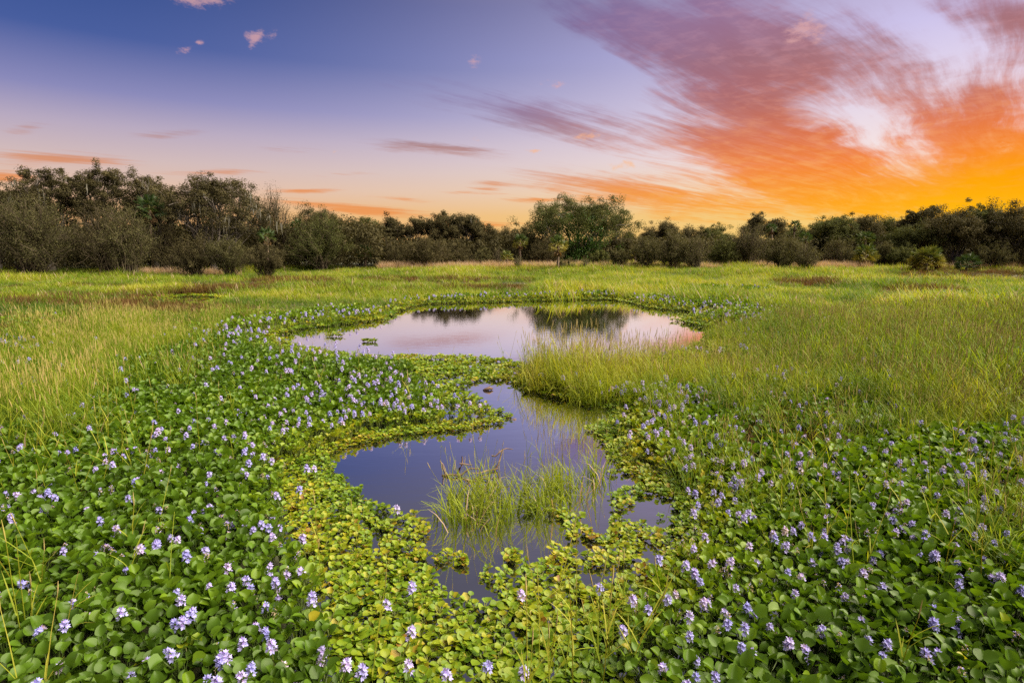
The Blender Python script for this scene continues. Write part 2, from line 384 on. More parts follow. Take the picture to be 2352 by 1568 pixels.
def build_ground():
    def axis(a, b, s, far, k):
        mid = np.arange(a, b + 1e-6, s); o = [mid]
        lo, hi, st = a, b, s
        L, H = [], []
        while hi < far:
            st *= k; lo -= st; hi += st; L.append(lo); H.append(hi)
        return np.array(L[::-1] + list(mid) + H)
    xs = axis(-18, 18, 0.35, 900, 1.35); ys = axis(1.5, 36, 0.35, 900, 1.35)
    gx, gy = np.meshgrid(xs, ys); x, y = gx.ravel(), gy.ravel()
    near = (np.abs(x) < 25) & (y > -2) & (y < 45)
    d = np.full(x.shape, 9.0); d[near] = np.minimum.reduce([sdist(x[near], y[near], P) for P in WPOLY])
    t = np.clip((d - 0.35) / 0.7, 0, 1); t = t * t * (3 - 2 * t)
    z = -0.30 + 0.33 * t + 0.02 * (fbm(x * 0.8, y * 0.8, 3) - 0.5) * t
    bank = np.clip((y - 48 + 0.12 * x) / 12, 0, 1)
    z = z + 0.35 * bank * (np.abs(x) < 200)
    n, k = len(ys), len(xs)
    i, j = np.meshgrid(np.arange(n - 1), np.arange(k - 1), indexing='ij')
    Q = np.stack([i * k + j, i * k + j + 1, (i + 1) * k + j + 1, (i + 1) * k + j], -1).reshape(-1, 4)
    m, nt = material('marsh_mud')
    g = nt.nodes.new('ShaderNodeNewGeometry')
    nz = noise(g.outputs['Position'], 1.3, 5, 0.6)
    c = ramp(nt, nz, [(0.3, (0.022, 0.026, 0.010)), (0.55, (0.045, 0.050, 0.016)), (0.75, (0.075, 0.070, 0.025))], srgb=False)
    s = nt.nodes.new('ShaderNodeBsdfPrincipled'); nt.links.new(c, s.inputs['Base Color']); s.inputs['Roughness'].default_value = 0.8
    bp = nt.nodes.new('ShaderNodeBump'); bp.inputs['Strength'].default_value = 0.6; nt.links.new(nz.s, bp.inputs['Height']); nt.links.new(bp.outputs[0], s.inputs['Normal'])
    o = nt.nodes.new('ShaderNodeOutputMaterial'); nt.links.new(s.outputs[0], o.inputs[0])
    tag(link(bpy.data.objects.new('ground', mesh_np('ground', np.stack([x, y, z], -1), Q, [m], True))), kind='structure')

def build_water():
    m, nt = material('still_pond_water')
    g = nt.nodes.new('ShaderNodeNewGeometry')
    mp = nt.nodes.new('ShaderNodeMapping'); mp.inputs['Scale'].default_value = (1.0, 2.6, 1.0); nt.links.new(g.outputs['Position'], mp.inputs[0])
    n1 = noise(mp.outputs[0], 2.2, 3, 0.5); n2 = noise(mp.outputs[0], 9.0, 2, 0.5)
    bp = nt.nodes.new('ShaderNodeBump'); bp.inputs['Strength'].default_value = 0.02; bp.inputs['Distance'].default_value = 0.05
    nt.links.new((n1 + n2 * 0.25).s, bp.inputs['Height'])
    gl = nt.nodes.new('ShaderNodeBsdfGlossy'); gl.inputs['Roughness'].default_value = 0.015; gl.inputs['Color'].default_value = (1.0, 0.98, 1.0, 1); nt.links.new(bp.outputs[0], gl.inputs['Normal'])
    df = nt.nodes.new('ShaderNodeBsdfDiffuse'); df.inputs['Color'].default_value = (0.012, 0.013, 0.012, 1)
    lw = nt.nodes.new('ShaderNodeFresnel'); lw.inputs['IOR'].default_value = 1.33
    fac = NX(lw.outputs[0]).pw(0.25).smooth(0.45, 0.85, 0.64, 1.0)
    mx = nt.nodes.new('ShaderNodeMixShader'); nt.links.new(fac.s, mx.inputs[0]); nt.links.new(df.outputs[0], mx.inputs[1]); nt.links.new(gl.outputs[0], mx.inputs[2])
    o = nt.nodes.new('ShaderNodeOutputMaterial'); nt.links.new(mx.outputs[0], o.inputs[0])
    V = np.array([(-26, 1.2, 0), (26, 1.2, 0), (26, 44, 0), (-26, 44, 0)], float)
    tag(link(bpy.data.objects.new('pond_water', mesh_np('pond_water', V, np.array([[0, 1, 2, 3]]), [m]))), kind='structure')
build_ground(); build_water()

# ------------------------------------------------------------------ instanced ground cover (what nobody could count)
def scatter(name, label, cat, P, rot, scale, idx, tint, protos):
    """one object of kind stuff: a cloud of points that carries copies of the given meshes"""
    me = bpy.data.meshes.new(name); N = len(P)
    me.vertices.add(N); me.vertices.foreach_set('co', np.asarray(P, np.float32).ravel())
    for k, typ, v in (('rot', 'FLOAT_VECTOR', rot), ('scl', 'FLOAT_VECTOR', scale), ('pick', 'INT', idx), ('tint', 'FLOAT', tint)):
        at = me.attributes.new(k, typ, 'POINT'); at.data.foreach_set('vector' if 'VEC' in typ else 'value', np.asarray(v, np.int32 if typ == 'INT' else np.float32).ravel())
    ng = bpy.data.node_groups.new(name, 'GeometryNodeTree')
    ng.interface.new_socket('Geometry', in_out='INPUT', socket_type='NodeSocketGeometry')
    ng.interface.new_socket('Geometry', in_out='OUTPUT', socket_type='NodeSocketGeometry')
    N_ = ng.nodes; L = ng.links
    gi, go = N_.new('NodeGroupInput'), N_.new('NodeGroupOutput')
    iop = N_.new('GeometryNodeInstanceOnPoints'); g2i = N_.new('GeometryNodeGeometryToInstance')
    for me_p in protos:
        ob = bpy.data.objects.new(me_p.name, me_p)
        oi = N_.new('GeometryNodeObjectInfo'); oi.inputs['Object'].default_value = ob; oi.inputs['As Instance'].default_value = False
        L.new(oi.outputs['Geometry'], g2i.inputs[0])
    def na(nm, typ):
        n = N_.new('GeometryNodeInputNamedAttribute'); n.data_type = typ; n.inputs['Name'].default_value = nm
        return n.outputs['Attribute']
    L.new(gi.outputs[0], iop.inputs['Points']); L.new(g2i.outputs[0], iop.inputs['Instance'])
    iop.inputs['Pick Instance'].default_value = True
    L.new(na('pick', 'INT'), iop.inputs['Instance Index'])
    e2r = N_.new('FunctionNodeEulerToRotation'); L.new(na('rot', 'FLOAT_VECTOR'), e2r.inputs[0]); L.new(e2r.outputs[0], iop.inputs['Rotation'])
    L.new(na('scl', 'FLOAT_VECTOR'), iop.inputs['Scale']); L.new(iop.outputs[0], go.inputs[0])
    o = bpy.data.objects.new(name, me); link(o); mod = o.modifiers.new('cover', 'NODES'); mod.node_group = ng
    return tag(o, label, cat, None, 'stuff')

# ------------------------------------------------------------------ plant prototypes
def leaf_blade(mb, base, az, elev, L, W, cup=0.25, curl=0.3, roll=0.0, a=0.0, nu=6, nv=5, m=0):
    """rounded hyacinth leaf blade: midrib leaves 'base' along (az, elev)"""
    u = np.linspace(0, 1, nu); v = np.linspace(-1, 1, nv)
    w = W * 0.5 * np.clip(np.sin(np.pi * np.clip(u, 0, 1) ** 0.74), 0, 1) ** 0.52
    w[0] = W * 0.10; w[-1] = W * 0.015
    ang = elev - curl * (u ** 1.3) + 0.25 * (1 - u) * curl
    du = np.diff(u, prepend=0) * L
    X = np.cumsum(np.cos(ang) * du); Z = np.cumsum(np.sin(ang) * du)
    P = np.zeros((nu, nv, 3))
    nx, nz = -np.sin(ang), np.cos(ang)
    lift = cup * (v[None, :] ** 2) * w[:, None] + roll * v[None, :] * w[:, None]
    P[..., 0] = X[:, None] + nx[:, None] * lift; P[..., 1] = v[None, :] * w[:, None] * (1 - 0.12 * cup); P[..., 2] = Z[:, None] + nz[:, None] * lift
    P = rotz(P, az) + np.asarray(base)
    i, j = np.meshgrid(np.arange(nu - 1), np.arange(nv - 1), indexing='ij')
    Q = np.stack([i * nv + j, i * nv + j + 1, (i + 1) * nv + j + 1, (i + 1) * nv + j], -1).reshape(-1, 4)
    mb.add(P.reshape(-1, 3), Q=Q, a=a, m=m)
def petiole(mb, az, lean, length, r=0.006, a=0.2, m=1):
    t = np.linspace(0, 1, 4)
    th = lean * (0.4 + 0.6 * t)
    X = np.cumsum(np.sin(th) * length / 4); Z = np.cumsum(np.cos(th) * length / 4)
    P = rotz(np.stack([X, 0 * X, Z], -1), az)
    tube(mb, P, [r * 1.2, r * 1.4, r * 0.8, r * 0.6], 4, a, m)
    return P[-1], th[-1]
def big_leaf(mb, r_, az=0.0, k=1.0, shade=None):
    lean = r_.uniform(0.05, 0.62); ln = r_.uniform(0.17, 0.28) * k
    tip, th = petiole(mb, az, lean, ln)
    elev = math.pi / 2 - th - r_.uniform(-0.2, 0.95)
    s = r_.uniform(0.85, 1.15) * k
    leaf_blade(mb, tip, az + r_.uniform(-0.5, 0.5), elev, 0.082 * s, 0.080 * s, r_.uniform(0.2, 0.95), r_.uniform(-0.1, 1.0), r_.uniform(-0.35, 0.35), r_.uniform(-0.14, 0.16) if shade is None else shade)
LEAF_MATS = [M['hyacinth'], M['petiole']]
leaf_meshes = []
for k in range(14):
    mb = MB(); r_ = random.Random(100 + k); big_leaf(mb, r_); leaf_meshes.append(mb.mesh('leaf', LEAF_MATS, True))
rosette_meshes = []
for k in range(10):
    mb = MB(); r_ = random.Random(200 + k); n = r_.randint(8, 10)
    for q in range(n): big_leaf(mb, r_, q * 2.4 + r_.uniform(-0.4, 0.4), r_.uniform(0.8, 1.1))
    rosette_meshes.append(mb.mesh('hyacinth_rosette', LEAF_MATS, True))
small_meshes = []
for k in range(10):
    mb = MB(); r_ = random.Random(300 + k); n = r_.randint(8, 12)
    for q in range(n):
        az = q * 2.4 + r_.uniform(-0.4, 0.4); lean = r_.uniform(0.35, 1.15)
        tip, th = petiole(mb, az, lean, r_.uniform(0.03, 0.065), 0.004, 0.4)
        s = r_.uniform(0.75, 1.25)
        leaf_blade(mb, tip, az + r_.uniform(-0.4, 0.4), r_.uniform(-0.15, 0.75), 0.042 * s, 0.047 * s, r_.uniform(0.1, 0.5), r_.uniform(-0.1, 0.6), r_.uniform(-0.3, 0.3), r_.choice([-0.2, -0.12, -0.06, 0, 0, 0.05, 0.1, 0.26]), 5, 4)
    small_meshes.append(mb.mesh('floating_rosette', LEAF_MATS, True))
def flower_spike(name, seed, withered=False, height=None, piece='all'):
    mb = MB(); r_ = random.Random(seed); H = height or r_.uniform(0.20, 0.29); lx, ly = r_.uniform(-0.05, 0.05), r_.uniform(-0.05, 0.05)
    n = r_.randint(8, 13); span = 0.034 + 0.0032 * n
    P = np.array([(0, 0, 0), (lx * 0.3, ly * 0.3, H * 0.5), (lx * 0.8, ly * 0.8, H * 0.85), (lx, ly, H + span)])
    if piece != 'petals': tube(mb, P, [0.006, 0.005, 0.0045, 0.002], 4, 0.3, 1)
    for q in range(n):
        f = q / n; az = q * 2.4 + r_.uniform(-0.3, 0.3); zb = H + span * f * 0.92
        c = np.array([lx, ly, zb]); el = 0.25 + 0.9 * f + r_.uniform(-0.15, 0.15); out = 0.021 * (1.05 - 0.4 * f)
        d = np.array([math.cos(az) * math.cos(el), math.sin(az) * math.cos(el), math.sin(el)])
        ctr = c + d * out
        s1 = np.cross(d, [0, 0, 1.0]); s1 /= np.linalg.norm(s1) + 1e-9; s2 = np.cross(s1, d)
        for p in range(6):
            if withered and r_.random() < 0.45: continue
            a_ = p * math.pi / 3 + r_.uniform(-0.15, 0.15)
            pd = math.cos(a_) * s1 + math.sin(a_) * s2; pdir = pd * 0.86 + d * (0.5 + r_.uniform(-0.2, 0.2)); side = np.cross(pd, d)
            ln = r_.uniform(0.021, 0.029) * (0.7 if withered else 1.0); wd = r_.uniform(0.0056, 0.0082) * (0.5 if withered else 1)
            top = abs(p - 1.5) < 0.6 or r_.random() < 0.06
            V = np.array([ctr, ctr + pdir * ln * 0.55 + side * wd, ctr + pdir * ln + d * (-0.006 if withered else 0.002), ctr + pdir * ln * 0.55 - side * wd])
            if piece == 'stem': r_.random(); r_.random(); continue
            mb.add(V, T=[[0, 1, 2], [0, 2, 3]], a=(1.0 if withered and r_.random() < .6 else r_.uniform(-0.15, 0.25)), m=2 if not (top and p == 1) else 3)
    return mb.mesh(name, [M['hyacinth'], M['petiole'], M['petal'], M['petal_eye']])
spike_meshes = [flower_spike('flower_spike', 400 + k) for k in range(8)]
stem_of = {True: [flower_spike('flower_spike', 450 + k, True, piece='stem') for k in range(3)], False: [flower_spike('flower_spike', 400 + k, piece='stem') for k in range(8)]}
bloom_of = {True: [flower_spike('blossom', 450 + k, True, piece='petals') for k in range(3)], False: [flower_spike('blossom', 400 + k, piece='petals') for k in range(8)]}
withered_meshes = [flower_spike('withered_spike', 450 + k, True) for k in range(3)]

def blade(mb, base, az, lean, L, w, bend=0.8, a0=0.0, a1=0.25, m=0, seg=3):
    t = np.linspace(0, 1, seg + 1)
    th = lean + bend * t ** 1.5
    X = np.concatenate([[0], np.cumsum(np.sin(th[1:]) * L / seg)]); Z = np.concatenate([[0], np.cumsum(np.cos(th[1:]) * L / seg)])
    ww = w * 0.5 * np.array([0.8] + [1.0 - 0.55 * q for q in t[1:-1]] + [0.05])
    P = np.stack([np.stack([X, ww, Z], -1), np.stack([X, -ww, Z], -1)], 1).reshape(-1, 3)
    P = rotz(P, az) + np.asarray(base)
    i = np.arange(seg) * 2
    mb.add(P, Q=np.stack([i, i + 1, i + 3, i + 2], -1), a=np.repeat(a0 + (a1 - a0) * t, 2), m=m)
GRASS_MATS = [M['grass'], M['tan'], M['seed'], M['brown']]
def grass_clump(name, seed, n, rad, h, w, bend=(0.3, 1.3), tanp=0.06, heads=0, side=0, mat=0):
    mb = MB(); r_ = random.Random(seed)
    for q in range(n):
        rr = rad * math.sqrt(r_.random()); a = r_.uniform(0, 6.283)
        L = h * r_.uniform(0.55, 1.15)
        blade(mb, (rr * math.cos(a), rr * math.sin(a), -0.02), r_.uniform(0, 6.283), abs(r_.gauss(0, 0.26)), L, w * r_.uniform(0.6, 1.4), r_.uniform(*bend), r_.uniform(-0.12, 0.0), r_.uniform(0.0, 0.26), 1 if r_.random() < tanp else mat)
    for q in range(heads):
        rr = rad * math.sqrt(r_.random()); a = r_.uniform(0, 6.283); b = np.array([rr * math.cos(a), rr * math.sin(a), 0]); L = h * r_.uniform(0.95, 1.4); az = r_.uniform(0, 6.283); ln = r_.uniform(0.03, 0.25)
        stalk(mb, b, az, ln, L, r_, side)
    return mb.mesh(name, GRASS_MATS)
def stalk(mb, b, az, lean, L, r_, leaves=3, w=0.004, head=True):
    """upright grass stalk with side leaves and a slim seed head"""
    d = np.array([math.cos(az) * math.sin(lean), math.sin(az) * math.sin(lean), math.cos(lean)])
    P = [b + d * L * f + np.array([math.cos(az), math.sin(az), -0.3]) * 0.06 * L * f * f for f in (0, 0.35, 0.7, 1.0)]
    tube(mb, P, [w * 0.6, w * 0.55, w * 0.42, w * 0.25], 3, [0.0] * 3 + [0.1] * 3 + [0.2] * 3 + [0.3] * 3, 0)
    for q in range(leaves):
        f = r_.uniform(0.2, 0.8); k = np.array(b) + d * L * f
        blade(mb, k, r_.uniform(0, 6.283), r_.uniform(0.35, 0.9), r_.uniform(0.14, 0.28), 0.009, r_.uniform(0.1, 0.8), 0.05, 0.2, 0)
    if head and r_.random() < 0.8:
        hl = r_.uniform(0.06, 0.13); e = P[-1]
        tube(mb, [e, e + d * hl * 0.4, e + d * hl], [0.0024, 0.0042, 0.0015], 4, r_.uniform(0, 0.8), 2)

# ------------------------------------------------------------------ trees behind the marsh
def leaf_stops(dark, mid, light): return [(0.0, dark), (0.5, mid), (1.0, light)]
M['oak_leaf'] = foliage('oak_leaf', leaf_stops((0.036, 0.032, 0.015), (0.080, 0.070, 0.031), (0.135, 0.115, 0.055)), 0.8, 0.15, spec=0.1)
M['oak_green'] = foliage('green_oak_leaf', leaf_stops((0.048, 0.056, 0.019), (0.094, 0.105, 0.034), (0.16, 0.165, 0.05)), 0.8, 0.2, spec=0.1)
M['olive_leaf'] = foliage('olive_leaf', leaf_stops((0.052, 0.052, 0.022), (0.094, 0.090, 0.038), (0.155, 0.14, 0.065)), 0.8, 0.2, spec=0.1)
M['vine_leaf'] = foliage('vine_leaf', leaf_stops((0.035, 0.080, 0.012), (0.065, 0.14, 0.018), (0.12, 0.22, 0.03)), 0.5, 0.25)
M['moss'] = foliage('grey_moss', leaf_stops((0.10, 0.10, 0.085), (0.16, 0.155, 0.13), (0.22, 0.21, 0.18)), 0.9, 0.2)
M['palm_leaf'] = foliage('palm_frond', leaf_stops((0.030, 0.060, 0.018), (0.070, 0.115, 0.028), (0.30, 0.26, 0.045)), 0.45, 0.15)
M['palm_dead'] = foliage('dead_palm_frond', leaf_stops((0.10, 0.065, 0.03), (0.19, 0.12, 0.06), (0.30, 0.20, 0.10)), 0.8, 0.1)
M['twig_leaf'] = foliage('thin_twig', leaf_stops((0.055, 0.044, 0.030), (0.105, 0.084, 0.058), (0.18, 0.145, 0.10)), 0.9, 0.0, spec=0.1)

def leaf_tris(C, sig, n, size, r, flat=0.75):
    """n small leaf triangles around each centre in C"""
    k = len(C); c = np.repeat(C, n, 0); N = len(c)
    sg = np.repeat(np.broadcast_to(sig, (k,)), n)[:, None]
    p = r.normal(0, 1, (N, 3)); p = p / (np.linalg.norm(p, axis=1)[:, None] + 1e-6) * (r.random((N, 1)) ** 0.45) * 1.45
    nn = p / 1.45 + np.array([0, 0, 0.35]) + r.normal(0, 0.38, (N, 3)); nn /= np.linalg.norm(nn, axis=1)[:, None] + 1e-9
    p = c + p * sg * np.array([1, 1, flat])
    a = np.cross(nn, r.normal(0, 1, (N, 3))); a /= np.linalg.norm(a, axis=1)[:, None] + 1e-9
    b = np.cross(nn, a)
    s = size * r.uniform(0.6, 1.3, (N, 1))
    V = np.stack([p - a * s * 0.6, p + a * s * 0.35 + b * s * 0.42, p + a * s * 0.5 - b * s * 0.30], 1).reshape(-1, 3)
    T = np.arange(N * 3).reshape(-1, 3)
    return V, T
def curve_pts(a, b, n, wob, r, sag=0.0):
    t = np.linspace(0, 1, n)[:, None]; a, b = np.asarray(a, float), np.asarray(b, float)
    L = np.linalg.norm(b - a)
    P = a + (b - a) * t
    off = np.cumsum(r.normal(0, 1, (n, 3)), 0) * wob * L / n; off -= off[0] + (off[-1] - off[0]) * t
    P = P + off; P[:, 2] += sag * L * np.sin(np.pi * t[:, 0])
    return P
def place_px(XL, XR, Y, D):
    """x, width and height above the water of something seen at the distance D"""
    Xc = (XL + XR) / 2; dx, dy, dz = px_dir(Xc, Y)
    fw = dy * math.cos(PITCH) - dz * math.sin(PITCH)
    return dx / dy * D, (XR - XL) / FPX * D / dy * fw, CAM_H + dz / dy * D
def ground_z(x, y): return 0.03 + 0.35 * min(max((y - 48 + 0.12 * x) / 12, 0), 1)
_copies = {}
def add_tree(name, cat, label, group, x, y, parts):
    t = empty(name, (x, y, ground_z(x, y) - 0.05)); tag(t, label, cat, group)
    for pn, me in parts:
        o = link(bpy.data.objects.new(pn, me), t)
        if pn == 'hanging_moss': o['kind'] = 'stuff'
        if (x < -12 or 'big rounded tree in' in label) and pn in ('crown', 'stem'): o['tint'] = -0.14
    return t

def oak(seed, H, W, bot=0.35, lobes=8, per=9, lf='oak_leaf', clump=0.55, leaves=100, size=0.14, moss=0, open_=0.0, vine=False, trunk_r=None, flat=0.75, depth=0.75, bare=0):
    """gnarled broad-leaved tree: limbs to each lobe, twigs to each leaf clump"""
    r = np.random.default_rng(seed); mb = MB(); lb = MB(); parts = []
    zb = H * bot; rx, ry, rz = W / 2, W / 2 * depth, (H - zb) / 2
    zc = zb + rz
    fork = np.array([r.normal(0, .03) * W, r.normal(0, .03) * W, H * max(bot * 0.55, 0.10)])
    tr = trunk_r or 0.035 * H
    tube(mb, curve_pts((0, 0, -0.1), fork, 5, 0.12, r), np.linspace(tr * 1.25, tr * 0.9, 5), 7)
    LC = []
    for tries in range(400):
        if len(LC) >= lobes: break
        d = r.normal(0, 1, 3); d /= np.linalg.norm(d)
        if d[2] < -0.30: continue
        rad = r.uniform(0.50, 0.80)
        c = np.array([d[0] * rx * rad, d[1] * ry * rad, zc + d[2] * rz * rad])
        if all(np.linalg.norm((c - o) / np.array([rx, ry, rz])) > 0.40 + 0.12 * open_ for o in LC): LC.append(c)
    cents = []; 
    for c in LC:
        lobe_r = 0.36 * min(W, H - zb) * r.uniform(0.75, 1.1) * (1 - 0.35 * open_)
        mid = fork + (c - fork) * 0.5 + np.array([0, 0, -0.06 * H]) * r.uniform(-0.3, 1)
        P = np.concatenate([curve_pts(fork, mid, 4, 0.35, r)[:-1], curve_pts(mid, c, 4, 0.45, r)])
        tube(mb, P, np.linspace(tr * 0.55, tr * 0.16, len(P)), 5, 0.1)
        for q in range(per):
            d = r.normal(0, 1, 3); d /= np.linalg.norm(d); d[2] = abs(d[2]) * 0.9 - 0.15 if r.random() < 0.75 else d[2]
            e = c + d * lobe_r * r.uniform(0.45, 1.0) * np.array([1, 1, flat])
            j = r.integers(len(P) // 2, len(P)); B = curve_pts(P[j], e, 4, 0.5, r)
            tube(mb, B, np.linspace(tr * 0.14, tr * 0.04, 4), 3, 0.3)
            cents.append(e)
            for _ in range(2):
                e2 = e + r.normal(0, 1, 3) * clump * 0.8; cents.append(e2)
                tube(mb, curve_pts(e, e2, 3, 0.3, r), [tr * 0.04, tr * 0.03, tr * 0.015], 3, 0.4)
    for q in range(bare):
        c = LC[q % len(LC)]; d = r.normal(0, 1, 3); d /= np.linalg.norm(d); d[1] = -abs(d[1]); d[2] *= 0.3; e = c + d * 0.26 * min(W, H)
        tube(mb, curve_pts(c, e, 5, 0.5, r), np.linspace(tr * 0.2, tr * 0.06, 5), 4, 0.9)
    C = np.array(cents)
    tone = np.clip(0.42 + 0.20 * r.normal(0, 1, len(C)), 0, 1)
    V, T = leaf_tris(C, 0.80 * clump * r.uniform(0.5, 1.2, len(C)), leaves, size * 0.88, r, 0.8)
    sh = np.repeat(np.clip(np.repeat(tone, leaves) + r.normal(0, 0.12, len(C) * leaves), 0, 1), 3)
    lb.add(V, T=T, a=sh)
    parts.append(('trunk', mb.mesh('trunk', [M['bark']], True)))
    parts.append(('crown', lb.mesh('crown', [M[lf]])))
    if moss:
        sb = MB()
        for q in range(moss):
            c = C[r.integers(len(C))] + r.normal(0, 0.25, 3); L = r.uniform(0.4, 1.6) * min(1, H / 9)
            for w in range(6):
                o = c + r.normal(0, 0.16, 3); a = r.uniform(0, 6.28); dx = np.array([math.cos(a), math.sin(a), 0]) * r.uniform(0.02, 0.05); l2 = L * r.uniform(0.5, 1)
                mid = o + np.array([r.normal(0, .05), r.normal(0, .05), -l2 * .5])
                sb.add([o - dx, o + dx, mid + dx * 1.2, mid - dx * 1.2, o + np.array([0, 0, -l2])], Q=[[0, 1, 2, 3]], T=[[3, 2, 4]], a=r.uniform(0.1, 0.9))
        parts.append(('hanging_moss', sb.mesh('hanging_moss', [M['moss']])))
    if vine:
        vb = MB(); C2 = np.stack([r.normal(0.02 * W, 0.09 * W, 120), -ry * 0.55 + r.normal(0, 0.35, 120), r.uniform(0.4, H * 0.74, 120)], -1)
        V, T = leaf_tris(C2, 0.42, 70, 0.15, r, 1.1); vb.add(V, T=T, a=np.repeat(np.clip(np.repeat(r.uniform(0.1, 0.8, 120), 70) + r.normal(0, .12, 120 * 70), 0, 1), 3))
        parts.append(('climbing_vine', vb.mesh('climbing_vine', [M['vine_leaf']])))
    return parts
def willow(seed, H, W, stems=34, lf='olive_leaf', leaves=1.0, up=0.0, twigs=11, tw='twig_leaf', base=0.05):
    """many-stemmed shrub: stems fan out and up from one base, thin twigs, fine leaves"""
    r = np.random.default_rng(seed); mb = MB(); lb = MB(); pts = []
    for q in range(stems):
        a = r.uniform(0, 6.283); k = math.sqrt(r.random()) * (1 - up * 0.4); hz = H * (math.sqrt(max(1 - (k * 0.93) ** 2, 0)) * r.uniform(0.8, 1.02)); hz = max(hz, H * r.uniform(0.15, 0.4))
        e = np.array([math.cos(a) * k * W / 2, math.sin(a) * k * W / 2 * 0.85, hz])
        b = np.array([r.normal(0, .05) * W, r.normal(0, .05) * W, -0.05])
        P = curve_pts(b, e, 6, 0.22, r); P[:, 2] += 0.08 * H * np.sin(np.linspace(0, np.pi, 6)) * (1 - up)
        tube(mb, P, np.linspace(0.055, 0.016, 6) * (H / 5), 4, r.uniform(0.2, 0.9))
        for w in range(twigs):
            j = r.uniform(1.2, 4.99); i = int(j); s = P[i] + (P[i + 1] - P[i]) * (j - i)
            d = (P[-1] - P[0]) / np.linalg.norm(P[-1] - P[0]) + r.normal(0, 0.55, 3); d /= np.linalg.norm(d)
            L = H * r.uniform(0.10, 0.26); B = curve_pts(s, s + d * L, 3, 0.25, r)
            tube(mb, B, np.array([0.016, 0.012, 0.006]) * (H / 5), 3, r.uniform(0.2, 0.9))
            pts.append(B[1]); pts.append(B[2])
    C = np.array(pts); n = max(int(8 * leaves), 1)
    V, T = leaf_tris(C, 0.048 * H, n, 0.088, r, 1.0)
    sh = np.repeat(np.clip(np.repeat(np.clip(0.45 + 0.2 * r.normal(0, 1, len(C)), 0, 1), n) + r.normal(0, 0.1, len(C) * n), 0, 1), 3)
    lb.add(V, T=T, a=sh)
    return [('stem', mb.mesh('stem', [M[tw]], True)), ('crown', lb.mesh('crown', [M[lf]]))]

_fr = {}
def frond_mesh(kind, q):
    key = (kind, q)
    if key in _fr: return _fr[key]
    r = np.random.default_rng(900 + q + (50 if kind == 'dead' else 0)); mb = MB(); pl = 0.75; n = 17
    th = np.linspace(0, 1, 4); lean = 0.15 if kind != 'dead' else 0.5
    P = np.stack([th * pl, 0 * th, th * pl * 0.1 - lean * 0.5 * (th * pl) ** 2], -1); tube(mb, P, [0.018, 0.015, 0.012, 0.012], 3, 0.5)
    e = P[-1]
    for k in range(n):
        f = (k / (n - 1) - 0.5) * 2; a = f * (2.1 if kind != 'dead' else 0.9); L = (0.62 - 0.16 * abs(f)) * r.uniform(0.9, 1.1); dr = 0.10 + 0.25 * abs(f) + (0.5 if kind == 'dead' else 0)
        d = np.array([math.cos(a), math.sin(a), 0]); s = np.array([-math.sin(a), math.cos(a), 0]) * 0.036
        m1 = e + d * L * 0.6 + np.array([0, 0, -dr * L * 0.2 + r.normal(0, .02)]); t1 = e + d * L + np.array([0, 0, -dr * L * 0.9])
        mb.add([e, m1 + s, t1, m1 - s], T=[[0, 1, 2], [0, 2, 3]], a=r.uniform(-0.12, 0.12))
    _fr[key] = mb.mesh('frond', [M['palm_leaf'] if kind != 'dead' else M['palm_dead']]); return _fr[key]
def palm(label, x, y, trunk_h, crown_w, seed, tint=0.35, yellow=0.35, dead=6, group='palms along the tree line', low=False, nf=26):
    r = np.random.default_rng(seed); t = empty('palm_tree' if not low else 'palmetto', (x, y, ground_z(x, y) - 0.03)); tag(t, label, 'palm', group)
    k = crown_w / 2 / 1.30
    lean = r.normal(0, .03, 2) * trunk_h; top = np.array([lean[0], lean[1], trunk_h])
    mb = MB(); n = 9 if trunk_h > 1 else 4
    tube(mb, curve_pts((0, 0, -0.05), top, n, 0.06, r), np.linspace(0.125, 0.10, n) * (1 + 0.10 * np.cos(np.arange(n) * 2.5)), 8); link(bpy.data.objects.new('trunk', mb.mesh('trunk', [M['palmbark']], True)), t)
    for q in range(nf + dead):
        isd = q >= nf
        o = bpy.data.objects.new('frond' if not isd else 'dead_frond', frond_mesh('dead' if isd else 'live', q % 5)); link(o, t)
        f = q / nf if not isd else 1.0
        el = (1.25 - 1.75 * f + r.normal(0, 0.12)) if not isd else -1.0 + r.normal(0, .15)
        if low: el = max(el, -0.25 + r.uniform(0, .25))
        o.location = top + np.array([0, 0, 0.05 - 0.1 * f]); s = k * r.uniform(0.85, 1.1) * (0.8 if isd else 1)
        o.rotation_euler = Euler((r.normal(0, 0.5), -el, q * 2.4 + r.normal(0, .2)), 'XYZ'); o.scale = (s, s, s)
        o['tint'] = float(np.clip(tint + (yellow * max(f - 0.35, 0) * 1.5 if not isd else r.uniform(0.2, .7)) + r.normal(0, .06), 0, 1))
    return t

